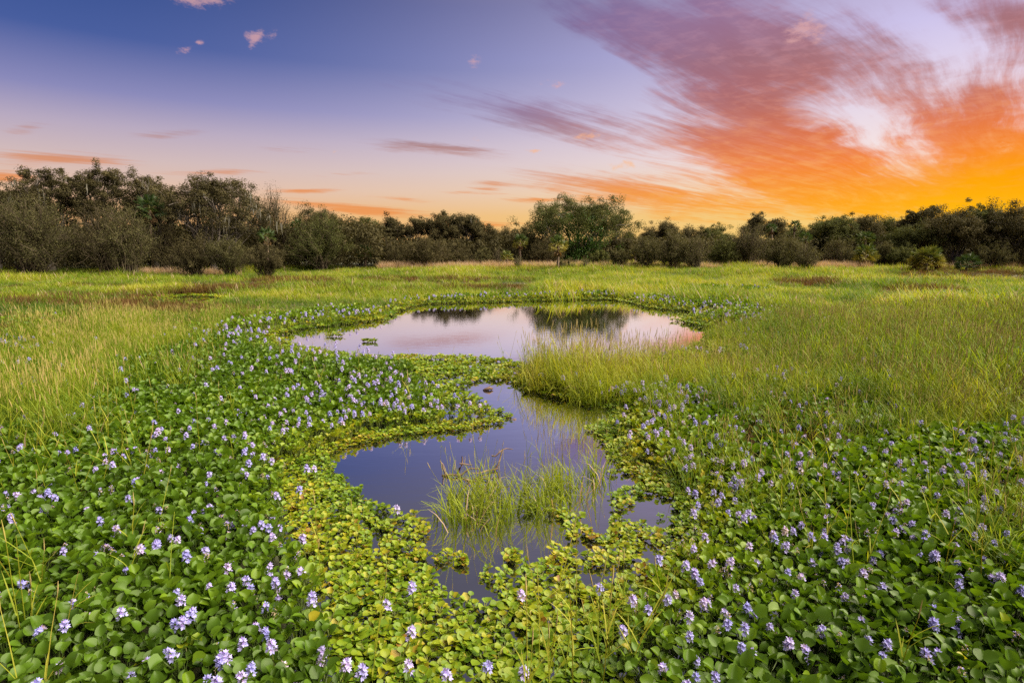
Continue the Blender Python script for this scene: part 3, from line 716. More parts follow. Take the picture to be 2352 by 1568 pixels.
TREES = 'live oaks of the grove at left'; BUSH = 'shrubs along the edge of the marsh'; FARW = 'trees of the far tree line'; RG = 'oaks of the grove at right'
def T(kind, name, XL, XR, Y, D, label, group, seed, **k):
    x, w, h = place_px(XL, XR, Y, D)
    gz = ground_z(x, D)
    parts = (oak if kind == 'o' else willow)(seed, (h - gz) * (1.03 if x < -12 else 0.98), w * (1.15 if kind == 'o' else 1.05), **k)
    add_tree(name, 'tree' if kind == 'o' else 'shrub', label, group, x, D, parts)
def build_trees():
    o, w = 'o', 'w'
    # left grove
    T(o, 'oak_tree', -95, 28, 428, 56, 'live oak half cut off by the left edge of the picture', TREES, 1, bot=.12)
    T(o, 'oak_tree', 8, 168, 386, 55, 'live oak with twisted open top nearest the left edge', TREES, 2, bot=.12, lobes=15, per=8, open_=.35, clump=.48, leaves=110, moss=12, bare=3)
    T(o, 'oak_tree', 150, 274, 379, 56, 'tallest live oak at left, bent bare limbs against the sky', TREES, 3, bot=.22, lobes=13, per=8, open_=.55, clump=.46, leaves=105, moss=14, trunk_r=.26)
    T(o, 'oak_tree', 282, 394, 400, 56, 'live oak with ragged flat top behind the tallest left palm', TREES, 4, bot=.12, lobes=13, per=8, open_=.35, clump=.48, leaves=105, moss=10)
    T(o, 'oak_tree', 376, 584, 406, 54, 'broad dense dome-shaped live oak hung with grey moss', TREES, 5, bot=.2, lobes=18, per=10, open_=.1, clump=.55, leaves=100, moss=46, bare=10)
    T(w, 'airy_tree', 578, 668, 449, 60, 'feathery grey-green tree right of the dome-shaped oak', TREES, 6, stems=40, up=.45, leaves=1.4, lf='oak_leaf')
    T(o, 'oak_tree', 690, 775, 485, 66, 'oak top showing behind the round fine-leaved green tree', TREES, 7, bot=.3, lobes=6, per=7)
    T(w, 'round_tree', 660, 800, 497, 57, 'round fine-leaved green tree ending the left grove', TREES, 8, stems=46, leaves=3.2, lf='oak_green', twigs=13)
    T(w, 'willow_shrub', -60, 166, 462, 48, 'big grey-olive willow bush at the left edge', BUSH, 9, stems=60, leaves=2.4, twigs=14)
    T(w, 'dark_bush', 165, 300, 476, 50, 'dark bush between the willow bush and the pale olive shrub', BUSH, 10, stems=44, leaves=2.2, lf='oak_leaf', twigs=12)
    T(w, 'willow_shrub', 226, 338, 492, 46, 'pale olive upright shrub in front of the left grove', BUSH, 11, stems=44, up=.3, leaves=1.9, twigs=12)
    T(w, 'dark_bush', 396, 490, 538, 47, 'grey-brown bush below the dome-shaped oak, left of three', BUSH, 12, stems=34, leaves=2.0, lf='oak_leaf')
    T(w, 'dark_bush', 468, 572, 545, 47, 'grey-green bush below the dome-shaped oak, middle of three', BUSH, 13, stems=36, leaves=2.0, lf='olive_leaf')
    T(w, 'dark_bush', 552, 652, 562, 46, 'low grey-green bush below the dome-shaped oak, right of three', BUSH, 14, stems=34, leaves=1.8, lf='oak_leaf')
    T(w, 'dark_bush', 335, 420, 520, 52, 'shaded bush beneath the tallest left palm', BUSH, 15, stems=30, leaves=2.4, lf='oak_leaf')
    # middle
    T(o, 'oak_tree', 784, 866, 503, 70, 'oak with lace-like top just right of the left grove', FARW, 20, bot=.25, lobes=8, per=7, open_=.5, clump=.5, lf='oak_green')
    T(o, 'oak_tree', 872, 934, 506, 70, 'narrow oak with one pointed tuft on top', FARW, 21, bot=.25, lobes=7, per=7, open_=.4, clump=.45)
    T(o, 'oak_tree', 930, 984, 492, 68, 'slim flat-topped oak with bare trunk against the orange sky', FARW, 22, bot=.45, lobes=6, per=6, open_=.8, clump=.4, leaves=90, flat=.5)
    T(o, 'oak_tree', 974, 1050, 480, 68, 'ragged mossy oak, left one of the tall middle pair', FARW, 23, bot=.2, lobes=10, per=8, open_=.5, clump=.45, moss=26)
    T(o, 'oak_tree', 1038, 1104, 477, 68, 'ragged mossy oak, right one of the tall middle pair', FARW, 24, bot=.15, lobes=10, per=8, open_=.5, clump=.45, moss=30)
    T(o, 'oak_tree', 1092, 1140, 506, 69, 'dark oak sloping down right of the mossy pair', FARW, 25, bot=.1, lobes=8, per=8)
    T(o, 'oak_tree', 1128, 1172, 524, 84, 'thin far tree top left of the big rounded tree, first', FARW, 26, bot=.2, lobes=6, per=6, open_=.5)
    T(o, 'oak_tree', 1166, 1222, 523, 84, 'thin far tree top touching the big rounded tree at left', FARW, 27, bot=.2, lobes=6, per=6, open_=.5)
    T(w, 'dark_bush', 846, 934, 548, 60, 'grey hanging willow bush near the tan grass at left', BUSH, 28, stems=34, leaves=2.2, lf='oak_leaf')
    T(w, 'willow_shrub', 918, 1038, 541, 58, 'wide dark willow bush below the slim flat-topped oak', BUSH, 29, stems=48, leaves=2.4, lf='oak_leaf', twigs=12)
    T(w, 'dark_bush', 1015, 1096, 560, 62, 'shaded bush below the mossy middle pair of oaks', BUSH, 30, stems=34, leaves=2.6, lf='oak_leaf')
    T(w, 'dark_bush', 1086, 1136, 570, 60, 'small round green bush left of the brown brush pile', BUSH, 31, stems=26, leaves=2.4, lf='olive_leaf')
    T(w, 'brush_pile', 1124, 1162, 568, 60, 'brown pile of dead bare branches by the tan grass', BUSH, 32, stems=30, leaves=.2, tw='twig_leaf')
    T(o, 'oak_tree', 1190, 1460, 452, 66, 'big rounded tree in the middle with green vine on it', FARW, 33, bot=.08, lobes=28, per=9, open_=-.4, clump=.66, leaves=100, depth=.6, lf='oak_green', vine=True, bare=4)
    T(w, 'dark_bush', 1216, 1290, 545, 60, 'grey bush behind the yellow-skirted palm', BUSH, 34, stems=36, leaves=2.0, lf='oak_leaf')
    T(w, 'green_bush', 1348, 1398, 575, 58, 'leafy green bush under the right half of the big tree', BUSH, 35, stems=28, leaves=3, lf='oak_green')
    T(w, 'bare_shrub', 1330, 1356, 590, 55, 'small pale leafless shrub in the tan grass below the big tree', BUSH, 36, stems=16, leaves=.1, up=.4, tw='twig')
    T(w, 'bare_shrub', 1176, 1204, 584, 55, 'small pale leafless shrub below the short dark palm', BUSH, 37, stems=16, leaves=.3, up=.4, tw='twig')
    T(w, 'bare_shrub', 1284, 1324, 590, 55, 'low grey leafless shrub right of the yellow-skirted palm', BUSH, 38, stems=20, leaves=.5, tw='twig')
    T(w, 'bare_shrub', 1398, 1448, 568, 56, 'upright grey shrub of thin stems right of the big tree', BUSH, 39, stems=34, leaves=.9, up=.4)
    T(w, 'dark_bush', 1395, 1470, 540, 66, 'brown-grey bush behind the upright grey shrub', BUSH, 40, stems=36, leaves=2.0, lf='oak_leaf')
    T(o, 'oak_tree', 1436, 1484, 528, 84, 'far tree top just right of the big rounded tree', FARW, 41, bot=.2, lobes=6, per=7)
    T(o, 'oak_tree', 1476, 1512, 520, 80, 'far pointed tree top over the round olive shrub', FARW, 42, bot=.3, lobes=6, per=6, open_=.5)
    T(o, 'oak_tree', 1500, 1566, 511, 80, 'far spreading tree top left of the bare-twigged willows', FARW, 43, bot=.2, lobes=9, per=7, open_=.3)
    T(w, 'willow_shrub', 1452, 1516, 542, 56, 'olive shrub beside the yellow-green half hidden palm', BUSH, 44, stems=38, leaves=1.7)
    T(w, 'willow_shrub', 1504, 1596, 534, 56, 'big rounded olive willow with dense twigs, middle right', BUSH, 45, stems=52, leaves=1.4, twigs=13)
    T(w, 'bare_shrub', 1562, 1638, 543, 55, 'reddish-brown leafless willow fanning to the right', BUSH, 46, stems=52, leaves=.5, twigs=12)
    T(o, 'oak_tree', 1560, 1624, 522, 82, 'far tree top behind the reddish leafless willow', FARW, 47, bot=.2, lobes=8, per=7)
    T(o, 'oak_tree', 1614, 1690, 519, 82, 'far tree top left of the tall grey willow', FARW, 48, bot=.2, lobes=9, per=7, lf='oak_green')
    T(w, 'green_bush', 1632, 1696, 546, 60, 'dark green bush left of the tall grey willow', BUSH, 49, stems=38, leaves=2.6, lf='oak_green')
    T(w, 'willow_shrub', 1680, 1770, 512, 60, 'tall grey willow with upswept pale stems', BUSH, 50, stems=56, up=.4, leaves=.8, twigs=12)
    T(o, 'oak_tree', 1722, 1758, 494, 66, 'narrow tree with one column-like tuft above the grey willow', FARW, 51, bot=.35, lobes=6, per=8, clump=.45)
    T(o, 'oak_tree', 1750, 1806, 501, 68, 'open tree leaning right of the column-like tuft', FARW, 52, bot=.4, lobes=7, per=6, open_=.8, clump=.4)
    T(w, 'willow_shrub', 1762, 1846, 537, 54, 'large bright olive willow with fanned stems, right', BUSH, 53, stems=58, leaves=1.6, twigs=13, up=.15)
    T(w, 'bare_shrub', 1826, 1882, 550, 51, 'brown leafless willow standing forward in the grass', BUSH, 54, stems=46, leaves=.5, twigs=11)
    T(o, 'oak_tree', 1800, 1866, 520, 80, 'far tree crown behind the brown forward willow', FARW, 55, bot=.15, lobes=9, per=8, lf='oak_green')
    T(o, 'oak_tree', 1850, 1912, 512, 76, 'far tree crown between two palms at right', FARW, 56, bot=.15, lobes=9, per=8)
    # right grove
    T(o, 'oak_tree', 1886, 1966, 485, 66, 'oak with pale dead limbs, leftmost of the right grove', RG, 60, bot=.12, lobes=11, per=8, open_=.3, bare=6, lf='oak_green')
    T(w, 'bare_shrub', 1896, 1962, 546, 58, 'dark twiggy shrub below the oak with pale dead limbs', BUSH, 61, stems=42, leaves=.9, twigs=11)
    T(o, 'oak_tree', 1958, 2026, 493, 66, 'oak with twin tufted tops in the right grove', RG, 62, bot=.12, lobes=10, per=8, open_=.3, bare=5)
    T(o, 'oak_tree', 2018, 2084, 504, 68, 'lower dark oak left of the tall open tree', RG, 63, bot=.1, lobes=9, per=8, lf='oak_green')
    T(o, 'oak_tree', 2074, 2168, 466, 62, 'tall open flat-topped tree rising above the right grove', RG, 64, bot=.45, lobes=8, per=7, open_=.7, clump=.42, leaves=95, flat=.55, trunk_r=.2)
    T(o, 'oak_tree', 2060, 2176, 512, 60, 'leafy oak mass filling below the tall open tree', RG, 65, bot=.08, lobes=12, per=9, lf='oak_green', bare=4)
    T(o, 'oak_tree', 2158, 2250, 479, 58, 'dense oak behind the large yellow palmetto', RG, 66, bot=.1, lobes=13, per=9, bare=8)
    T(o, 'oak_tree', 2230, 2306, 475, 59, 'dense oak second from the right edge', RG, 67, bot=.1, lobes=12, per=9, bare=8, lf='oak_green')
    T(o, 'oak_tree', 2280, 2410, 469, 57, 'large oak with pale limbs at the right edge', RG, 68, bot=.1, lobes=15, per=9, bare=12)
    T(o, 'oak_tree', 2390, 2520, 474, 58, 'oak just beyond the right edge of the picture', RG, 69, bot=.1, lobes=12, per=8)
    T(w, 'green_bush', 2046, 2110, 562, 56, 'dark green bush left of the large yellow palmetto', BUSH, 70, stems=34, leaves=2.8, lf='oak_green')
    T(w, 'dark_bush', 2008, 2060, 556, 58, 'olive bush right of the palmetto with dead skirt', BUSH, 71, stems=32, leaves=2, lf='olive_leaf')
    T(w, 'dark_bush', 2236, 2330, 560, 55, 'twiggy olive bush under the right edge oaks', BUSH, 72, stems=40, leaves=1.6, lf='olive_leaf')
    T(w, 'dark_bush', 2318, 2420, 552, 55, 'olive bush cut off by the right edge', BUSH, 73, stems=40, leaves=2, lf='oak_leaf')
    # palms: crown centre, crown width, distance
    def pl(X, Yc, wpx, D, label, seed, **k):
        x, cw, z = place_px(X - wpx / 2, X + wpx / 2, Yc, D)
        palm(label, x, D, max(z - ground_z(x, D) - 0.05 * cw, 0.15), cw, seed, **k)
    pl(336, 478, 78, 52, 'tallest palm in the left grove, dark green drooping head', 201, tint=.12, yellow=.15, dead=8)
    pl(608, 540, 46, 50, 'dark palm with short pale trunk at the end of the dome-shaped oak', 202, tint=.2, yellow=.4, dead=6)
    pl(684, 518, 38, 60, 'dark palm head in the shade left of the round green tree', 203, tint=.15, yellow=.1, dead=3)
    pl(766, 520, 36, 60, 'palm head at the right shoulder of the round green tree', 204, tint=.2, yellow=.2, dead=2)
    pl(838, 578, 46, 59, 'green palm low among the bushes near the tan grass at left', 205, tint=.3, yellow=.25, dead=3)
    pl(1164, 590, 36, 58, 'squat yellow-green palm right of the brush pile', 206, tint=.6, yellow=.5, dead=1, low=True)
    pl(1194, 554, 40, 61, 'short dark palm with brown skirt left of the big tree', 207, tint=.45, yellow=.5, dead=10)
    pl(1282, 562, 54, 54.5, 'palm with yellow lower fronds and bare trunk before the big tree', 208, tint=.5, yellow=.95, dead=8)
    pl(1460, 580, 30, 60, 'yellow-green palm half hidden by the olive shrub', 209, tint=.65, yellow=.6, dead=2)
    pl(1775, 524, 28, 64, 'palm head with brown skirt above the bright olive willow', 210, tint=.25, yellow=.2, dead=8)
    pl(1829, 518, 30, 66, 'green palm head on the skyline, right of centre', 211, tint=.3, yellow=.2, dead=3)
    pl(1850, 545, 34, 62, 'green palm head below the skyline palm', 212, tint=.35, yellow=.2, dead=3)
    pl(1988, 582, 58, 56, 'palmetto with dead brown skirt in the right grove', 213, tint=.5, yellow=.6, dead=9)
    pl(2128, 598, 78, 51, 'large round yellow palmetto at the edge of the grass', 214, tint=.62, yellow=.6, dead=2, low=True, nf=64)
    pl(2222, 604, 56, 52, 'blue-green palmetto in the shade of the right oaks', 215, tint=.15, yellow=.1, dead=3, low=True)
    pl(1990, 548, 46, 62, 'bright green palm head above the palmetto with dead skirt', 216, tint=.42, yellow=.3, dead=4)
build_trees()

def build_understory():
    r = np.random.default_rng(77); n = 14000
    x = r.uniform(-75, 80, n); y0 = np.where(x < -13, 57, 63.5) + r.uniform(0, 16, n)
    h = 2.4 + 1.6 * fbm(x * 0.12, y0 * 0.1, 9) + np.where(x < -14, 1.6, 0)
    z = r.uniform(0.1, 1, n) ** 0.8 * h
    C = np.stack([x, y0, z], -1)
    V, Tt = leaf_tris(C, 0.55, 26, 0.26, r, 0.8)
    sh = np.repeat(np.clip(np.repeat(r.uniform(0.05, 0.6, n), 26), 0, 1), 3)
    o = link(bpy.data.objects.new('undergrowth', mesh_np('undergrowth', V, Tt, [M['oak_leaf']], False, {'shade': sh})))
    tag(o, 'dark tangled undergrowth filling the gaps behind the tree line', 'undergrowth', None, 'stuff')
build_understory()

# ------------------------------------------------------------------ plant cover of the marsh (outlines as the view shows them)
HY = {
    'left_front': [(-200, 985), (100, 990), (250, 975), (420, 985), (600, 1000), (650, 1060), (655, 1200), (690, 1290), (740, 1400), (790, 1660), (-300, 1660)],
    'left_mid': [(330, 800), (480, 772), (640, 775), (800, 798), (930, 825), (1000, 880), (1040, 935), (900, 975), (780, 1000), (650, 1020), (400, 1000), (200, 1010), (40, 1000), (170, 900)],
    'right_front': [(1570, 1200), (1640, 1120), (1720, 1050), (1900, 1010), (2060, 985), (2600, 960), (2800, 1660), (1470, 1660), (1440, 1440), (1520, 1310)],
    'right_mid': [(1370, 885), (1500, 872), (1620, 880), (1680, 950), (1720, 1050), (1620, 1130), (1520, 1090), (1440, 1040), (1410, 990)],
    'far_left': [(470, 765), (520, 735), (640, 722), (760, 708), (900, 703), (915, 715), (860, 735), (700, 755), (600, 770)],
    'far_shore': [(890, 696), (940, 684), (1080, 680), (1240, 676), (1400, 670), (1430, 690), (1400, 692), (1150, 697), (1000, 700)],
    'far_right': [(1400, 676), (1520, 682), (1700, 692), (1790, 712), (1770, 745), (1660, 752), (1560, 742), (1545, 732), (1620, 721), (1500, 712), (1430, 698)],
    'right_field': [(2090, 676), (2180, 670), (2420, 690), (2440, 716), (2250, 706), (2130, 690)],
    'left_field': [(-60, 770), (60, 775), (90, 800), (30, 815), (-60, 812)],
    'mid_field': [(1540, 655), (1780, 662), (1800, 668), (1640, 668)],
}
LOWZ = [[(640, 1045), (740, 1060), (800, 1130), (930, 1195), (960, 1270), (1010, 1330), (1300, 1320), (1480, 1240), (1570, 1180), (1640, 1110), (1600, 1200), (1530, 1310), (1450, 1430), (1400, 1660), (800, 1660), (745, 1400), (695, 1290), (655, 1180)],
        [(850, 797), (1010, 802), (1225, 822), (1215, 885), (1170, 872), (1060, 884), (1020, 945), (960, 860)]]
FLOAT = [(920, 1180), (1000, 1195), (1080, 1130), (1250, 1130), (1400, 1085), (1480, 1090), (1580, 1180), (1570, 1290), (1450, 1420), (960, 1440)]
FLOAT2 = [(1395, 1075), (1480, 1085), (1590, 1170), (1570, 1310), (1430, 1290), (1390, 1180), (1420, 1120)]
def masks(x, y):
    n = len(x)
    X1, Y1 = proj(np.stack([x, y, np.full(n, 0.22)], -1)); X0, Y0 = proj(np.stack([x, y, np.full(n, 0.04)], -1))
    wob = (fbm(x * 1.1, y * 1.1, 11) - 0.5) * 60; wob2 = (fbm(x * 1.1 + 9, y * 1.1, 12) - 0.5) * 26 * np.clip(10 / np.maximum(y, 3), 0.2, 1.6)
    Z = {k: inpoly(X1 + wob, Y1 + wob2, P) for k, P in HY.items()}
    lowm = inpoly(X0 + wob * 0.6, Y0 + wob2, LOWZ[0]) | inpoly(X0, Y0, LOWZ[1])
    fl = inpoly(X0, Y0, FLOAT)
    return Z, lowm, fl, X0, Y0

# ---- candidates for hyacinth plants
def hyacinths():
    xs, ys = [], []
    for y0, y1, s in ((1.6, 9, 0.104), (9, 16, 0.145), (16, 45, 0.27)):
        gx, gy = grid(-y1 * 0.95 - 2, y1 * 0.95 + 2, y0, y1, s); xs.append(gx); ys.append(gy)
    x, y = np.concatenate(xs), np.concatenate(ys); k = in_view(x, y); x, y = x[k], y[k]
    Z, lowm, fl, X0, Y0 = masks(x, y); d = wdist(x, y)
    allh = np.logical_or.reduce(list(Z.values()))
    mixed = (~allh) & (~lowm) & (y < 20) & (fbm(x * 0.8 + 3, y * 0.8, 91) > 0.55) & (rng.random(len(x)) < 0.5)
    keep = (allh | mixed) & (d > 0.16) & ~(lowm & (rng.random(len(x)) < 0.70))
    keep &= ~((Z['right_mid'] | Z['left_mid']) & (d < 0.35) & (rng.random(len(x)) < .6))
    Zk = {q: v[keep] for q, v in Z.items()}
    x, y, d, Y0, X0 = x[keep], y[keep], d[keep], Y0[keep], X0[keep]
    edge = np.clip(1.15 - d / 1.1, 0, 1)
    tint = 0.15 + 0.20 * fbm(x * 0.7, y * 0.7, 21) + 0.34 * edge + rng.normal(0, 0.05, len(x))
    tint += 0.10 * Zk['right_mid'] + 0.06 * Zk['right_front'] * np.clip((1350 - Y0) / 300, 0, 1)
    tint += 0.15 * (y > 16)
    tint = np.clip(tint, 0.05, 0.86)
    scale = rng.uniform(0.63, 0.94, len(x)) * (1 - 0.28 * edge) * np.where(y > 16, 1.4, 1.0)
    scale *= np.where((y > 8) & (y < 17) & (X0 < 1225) & (X0 > 560), np.clip(0.45 + 0.35 * np.clip(sdist(x, y, WPOLY[0]), 0, 9), 0.45, 1), 1.0)
    pf = 0.28 + 0.18 * ((d > 0.25) & (d < 1.9)) + 0.20 * Zk['right_mid'] + 0.16 * Zk['right_front'] * ((Y0 > 1000) & (Y0 < 1420)) + 0.30 * (Zk['far_left'] | Zk['far_right'] | Zk['far_shore'] | Zk['right_field'] | Zk['left_field'])
    pf *= 0.6 + 0.9 * np.clip((fbm(x * 1.2, y * 1.2, 31) - 0.30) * 2.2, 0, 1.1)
    pf *= np.where(Zk['left_mid'], np.where(X0 < 620, 0.4, 0.8), 1.0)
    fl_ = rng.random(len(x)) < np.clip(pf * 0.80, 0, 0.95)
    return x, y, d, tint, scale, fl_, X0, Y0
hx, hy, hd, ht, hs, hf, hX, hY = hyacinths()

ONES = 'first second third fourth fifth sixth seventh eighth ninth tenth eleventh twelfth thirteenth fourteenth fifteenth sixteenth seventeenth eighteenth nineteenth'.split()
def ordinal(k):
    if k < 20: return ONES[k - 1]
    t, u = divmod(k, 10); return (['', '', 'twentieth', 'thirtieth', 'fortieth'][t] if u == 0 else ['', '', 'twenty', 'thirty', 'forty'][t] + '-' + ONES[u - 1])
ROWN = ['bottom row', 'second row from the bottom', 'third row from the bottom', 'fourth row from the bottom', 'fifth row from the bottom', 'sixth row from the bottom', 'seventh row from the bottom', 'eighth row from the bottom']
def rank_labels(X, Y, what, rows):
    """place words for each thing: its row (counted up from the bottom edge) and its order in that row from the nearer side"""
    n = len(X); order = np.argsort(-np.asarray(Y)); row = np.zeros(n, int)
    for k, i in enumerate(order): row[i] = min(k * rows // n, rows - 1)
    out = [None] * n
    for rw in range(rows):
        for w in sorted(set(what)):
            ids = sorted((i for i in range(n) if row[i] == rw and what[i] == w), key=lambda i: X[i])
            m = len(ids)
            for k, i in enumerate(ids):
                side, kk = ('left', k + 1) if k < (m + 1) // 2 else ('right', m - k)
                out[i] = '%s %s from the %s, %s' % (ordinal(kk), w, side, ROWN[rw])
    return out
def individual_hyacinths():
    px, py = proj(np.stack([hx, hy, np.full(len(hx), 0.25)], -1))
    vis = (px > -15) & (px < 2367) & (py < 1600) & (hd > 0.3)
    order = np.argsort(np.where(vis, hy, 1e9))[:300]
    r = random.Random(5); wil = [bool(hf[i]) and r.random() < 0.2 for i in order]
    what = ['withered hyacinth spike plant' if w_ else 'lavender-flowering water hyacinth' if hf[i] else 'flowerless water hyacinth' for i, w_ in zip(order, wil)]
    labs = rank_labels(px[order], py[order], what, 8)
    for i, wi, lab in zip(order, wil, labs):
        e = empty('water_hyacinth', (hx[i], hy[i], -0.01), r.uniform(0, 6.28)); tag(e, lab, 'water hyacinth', 'water hyacinths in the foreground')
        n = r.randint(8, 10)
        for q in range(n):
            o = bpy.data.objects.new('leaf', r.choice(leaf_meshes)); link(o, e)
            s = hs[i] * r.uniform(0.85, 1.12); o.scale = (s, s, s * r.uniform(0.9, 1.1)); o.rotation_euler = (r.gauss(0, .06), r.gauss(0, .06), q * 2.4 + r.uniform(-.4, .4)); o.location = (r.gauss(0, .02), r.gauss(0, .02), 0)
            o['tint'] = float(np.clip(ht[i] + r.gauss(0, .05) + (0.45 if r.random() < 0.012 else 0), 0, 1))
        if hf[i]:
            for q in range(1 if r.random() < .88 else 2):
                vi = r.randrange(len(stem_of[wi])); o = bpy.data.objects.new('flower_spike', stem_of[wi][vi]); link(o, e); bl = link(bpy.data.objects.new('blossom', bloom_of[wi][vi]), o); s = 0.66 + 0.22 * r.random()
                o.scale = (s, s, s); o.rotation_euler = (r.gauss(0, .15), r.gauss(0, .15), r.uniform(0, 6.28)); o.location = (r.gauss(0, .03), r.gauss(0, .03), r.uniform(0.015, 0.055))
                o['tint'] = bl['tint'] = float(np.clip(r.gauss(0.35, .22), 0, 0.85))
    m = np.ones(len(hx), bool); m[order] = False
    return m
rest = individual_hyacinths()
def eul(n, tilt=0.06):
    return np.stack([rng.normal(0, tilt, n), rng.normal(0, tilt, n), rng.uniform(0, 6.283, n)], -1)
n = int(rest.sum())
scatter('water_hyacinth_mat', 'dense mat of glossy green water hyacinth leaves around the pond', 'water hyacinth', np.stack([hx, hy, np.zeros(len(hx))], -1)[rest], eul(n), np.repeat(hs[rest][:, None], 3, 1), rng.integers(0, len(rosette_meshes), n), ht[rest], rosette_meshes)
fm = rest & hf; n = int(fm.sum()); print('hyacinths', len(hx), 'flowers', int(hf.sum()), 'rest', n)
fs = (rng.uniform(0.64, 0.88, n) * np.where(hy[fm] > 16, 1.35, np.where(hy[fm] > 9, 1.2, 1.0)))
scatter('hyacinth_blossom', 'lavender water hyacinth blossom scattered over the mats farther off', 'blossom', np.stack([hx[fm] + rng.normal(0, .04, n), hy[fm] + rng.normal(0, .04, n), rng.uniform(0.01, 0.055, n)], -1), eul(n, .13), np.repeat(fs[:, None], 3, 1),
        np.where(rng.random(n) < 0.1, 8 + rng.integers(0, 3, n), rng.integers(0, 8, n)), np.clip(rng.normal(.38, .2, n), 0, .85), spike_meshes + withered_meshes)

# ---- small yellowish floating rosettes
def small_plants():
    xs, ys = [], []
    for y0, y1, s in ((1.6, 8, 0.080), (8, 16, 0.115), (16, 32, 0.22)):
        gx, gy = grid(-y1 * 0.75 - 1, y1 * 0.8 + 1, y0, y1, s); xs.append(gx); ys.append(gy)
    x, y = np.concatenate(xs), np.concatenate(ys); k = in_view(x, y, 1.2); x, y = x[k], y[k]
    Z, lowm, fl, X0, Y0 = masks(x, y); d = wdist(x, y); N = len(x)
    cl = fbm(x * 2.6, y * 2.6, 41)
    edgew = (0.32 + 0.04 * np.clip(y, 0, 20)) * (0.5 + fbm(x * 0.9, y * 0.9, 42))
    keep = ((d > -0.06) & (d < edgew) & (rng.random(N) < np.clip(1.25 - d / edgew, 0, 1))) | (lowm & (d > -0.02))
    keep |= fl & (d <= 0.0) & (cl > 0.64 - 0.24 * np.clip((Y0 - 1245) / 140, 0, 1)) & (rng.random(N) < 0.85)
    keep |= inpoly(X0, Y0, FLOAT2) & (cl > 0.47) & (rng.random(N) < 0.85)
    keep &= ~((cl < 0.32) & lowm & (Y0 < 1480))
    keep |= (np.hypot(x - 0.0, y - 0.0) < 0)
    for X, Y, rad in ((770, 772, .16), (850, 785, .12), (878, 737, .22)):       # little floating islets
        gx, gy = ground(X, Y); keep |= (np.hypot((x - gx) / 1.6, y - gy) < rad)
    x, y, d, X0, Y0, lowk = x[keep], y[keep], d[keep], X0[keep], Y0[keep], lowm[keep]
    N = len(x)
    tint = 0.60 + 0.26 * (fbm(x * 1.3, y * 1.3, 51) - 0.5) * 2 + rng.normal(0, 0.07, N) - 0.12 * np.clip((Y0 - 1380) / 180, 0, 1)
    big = np.clip((Y0 - 1300) / 200, 0, 1) * lowk
    sc = rng.uniform(0.62, 1.12, N) * (1 + 0.22 * big) * np.where(y > 9, 1.35, 1.0) * np.where(y > 16, 1.5, 1.0)
    thin = big * 0.15
    k = rng.random(N) > thin
    return x[k], y[k], d[k], np.clip(tint[k], .3, .97), sc[k], X0[k], Y0[k]
sx, sy, sd_, st_, ss, sX, sY = small_plants()
def individual_small():
    px, py = proj(np.stack([sx, sy, np.full(len(sx), 0.05)], -1))
    vis = (px > -10) & (px < 2362) & (py < 1585)
    order = np.argsort(np.where(vis, sy, 1e9))[:300]; r = random.Random(8)
    what = [('brownish' if st_[i] > .80 else 'yellow-green' if st_[i] > 0.62 else 'green') + ' floating leaf rosette' for i in order]
    for i, lab in zip(order, rank_labels(px[order], py[order], what, 8)):
        o = bpy.data.objects.new('floating_rosette', r.choice(small_meshes)); link(o)
        o.location = (sx[i], sy[i], 0.0); s = ss[i]; o.scale = (s, s, s); o.rotation_euler = (r.gauss(0, .08), r.gauss(0, .08), r.uniform(0, 6.28)); o['tint'] = float(st_[i])
        tag(o, lab, 'floating plant', 'floating rosettes in the foreground')
    m = np.ones(len(sx), bool); m[order] = False
    return m
rest = individual_small(); n = int(rest.sum()); print('small', len(sx))
scatter('floating_leaf_mat', 'yellow-green mat of small floating leaves rimming the open water', 'floating plants', np.stack([sx, sy, np.zeros(len(sx))], -1)[rest], eul(n, .1), np.repeat(ss[rest][:, None], 3, 1), rng.integers(0, len(small_meshes), n), st_[rest], small_meshes)
# flowers standing in the low mat
lx, ly = grid(-4, 5, 2.4, 9, 0.24); Z, lowm, fl, X0, Y0 = masks(lx, ly); k = lowm & (wdist(lx, ly) > 0.12) & (rng.random(len(lx)) < 0.16 + 0.2 * (Y0 > 1420)); lx, ly = lx[k], ly[k]; n = len(lx)
scatter('low_blossom', 'lavender blossom standing in the yellow-green floating mat', 'blossom', np.stack([lx, ly, np.full(n, -0.05)], -1), eul(n, .12), np.full((n, 3), 0.9), rng.integers(0, 8, n), np.clip(rng.normal(.4, .15, n), 0, .8), spike_meshes)

# ------------------------------------------------------------------ grasses
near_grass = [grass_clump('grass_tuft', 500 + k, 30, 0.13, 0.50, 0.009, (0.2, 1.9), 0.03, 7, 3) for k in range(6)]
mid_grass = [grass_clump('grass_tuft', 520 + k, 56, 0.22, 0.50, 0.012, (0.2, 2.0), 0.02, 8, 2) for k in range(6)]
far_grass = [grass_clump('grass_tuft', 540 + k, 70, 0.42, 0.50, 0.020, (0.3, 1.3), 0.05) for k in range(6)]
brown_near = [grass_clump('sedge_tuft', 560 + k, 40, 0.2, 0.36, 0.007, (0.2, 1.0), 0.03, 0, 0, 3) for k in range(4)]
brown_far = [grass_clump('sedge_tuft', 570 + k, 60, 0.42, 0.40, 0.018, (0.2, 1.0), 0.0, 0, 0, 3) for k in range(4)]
tan_tuft = [grass_clump('tan_tuft', 580 + k, 45, 0.30, 0.85, 0.02, (0.1, 0.9), 1.0) for k in range(4)]
stalk_meshes = []
for k in range(8):
    mb = MB(); r_ = random.Random(600 + k); stalk(mb, np.zeros(3), 0.0, r_.uniform(0.03, 0.25), r_.uniform(0.5, 0.8), r_, r_.randint(2, 4), 0.0062); stalk_meshes.append(mb.mesh('grass_stalk', GRASS_MATS))

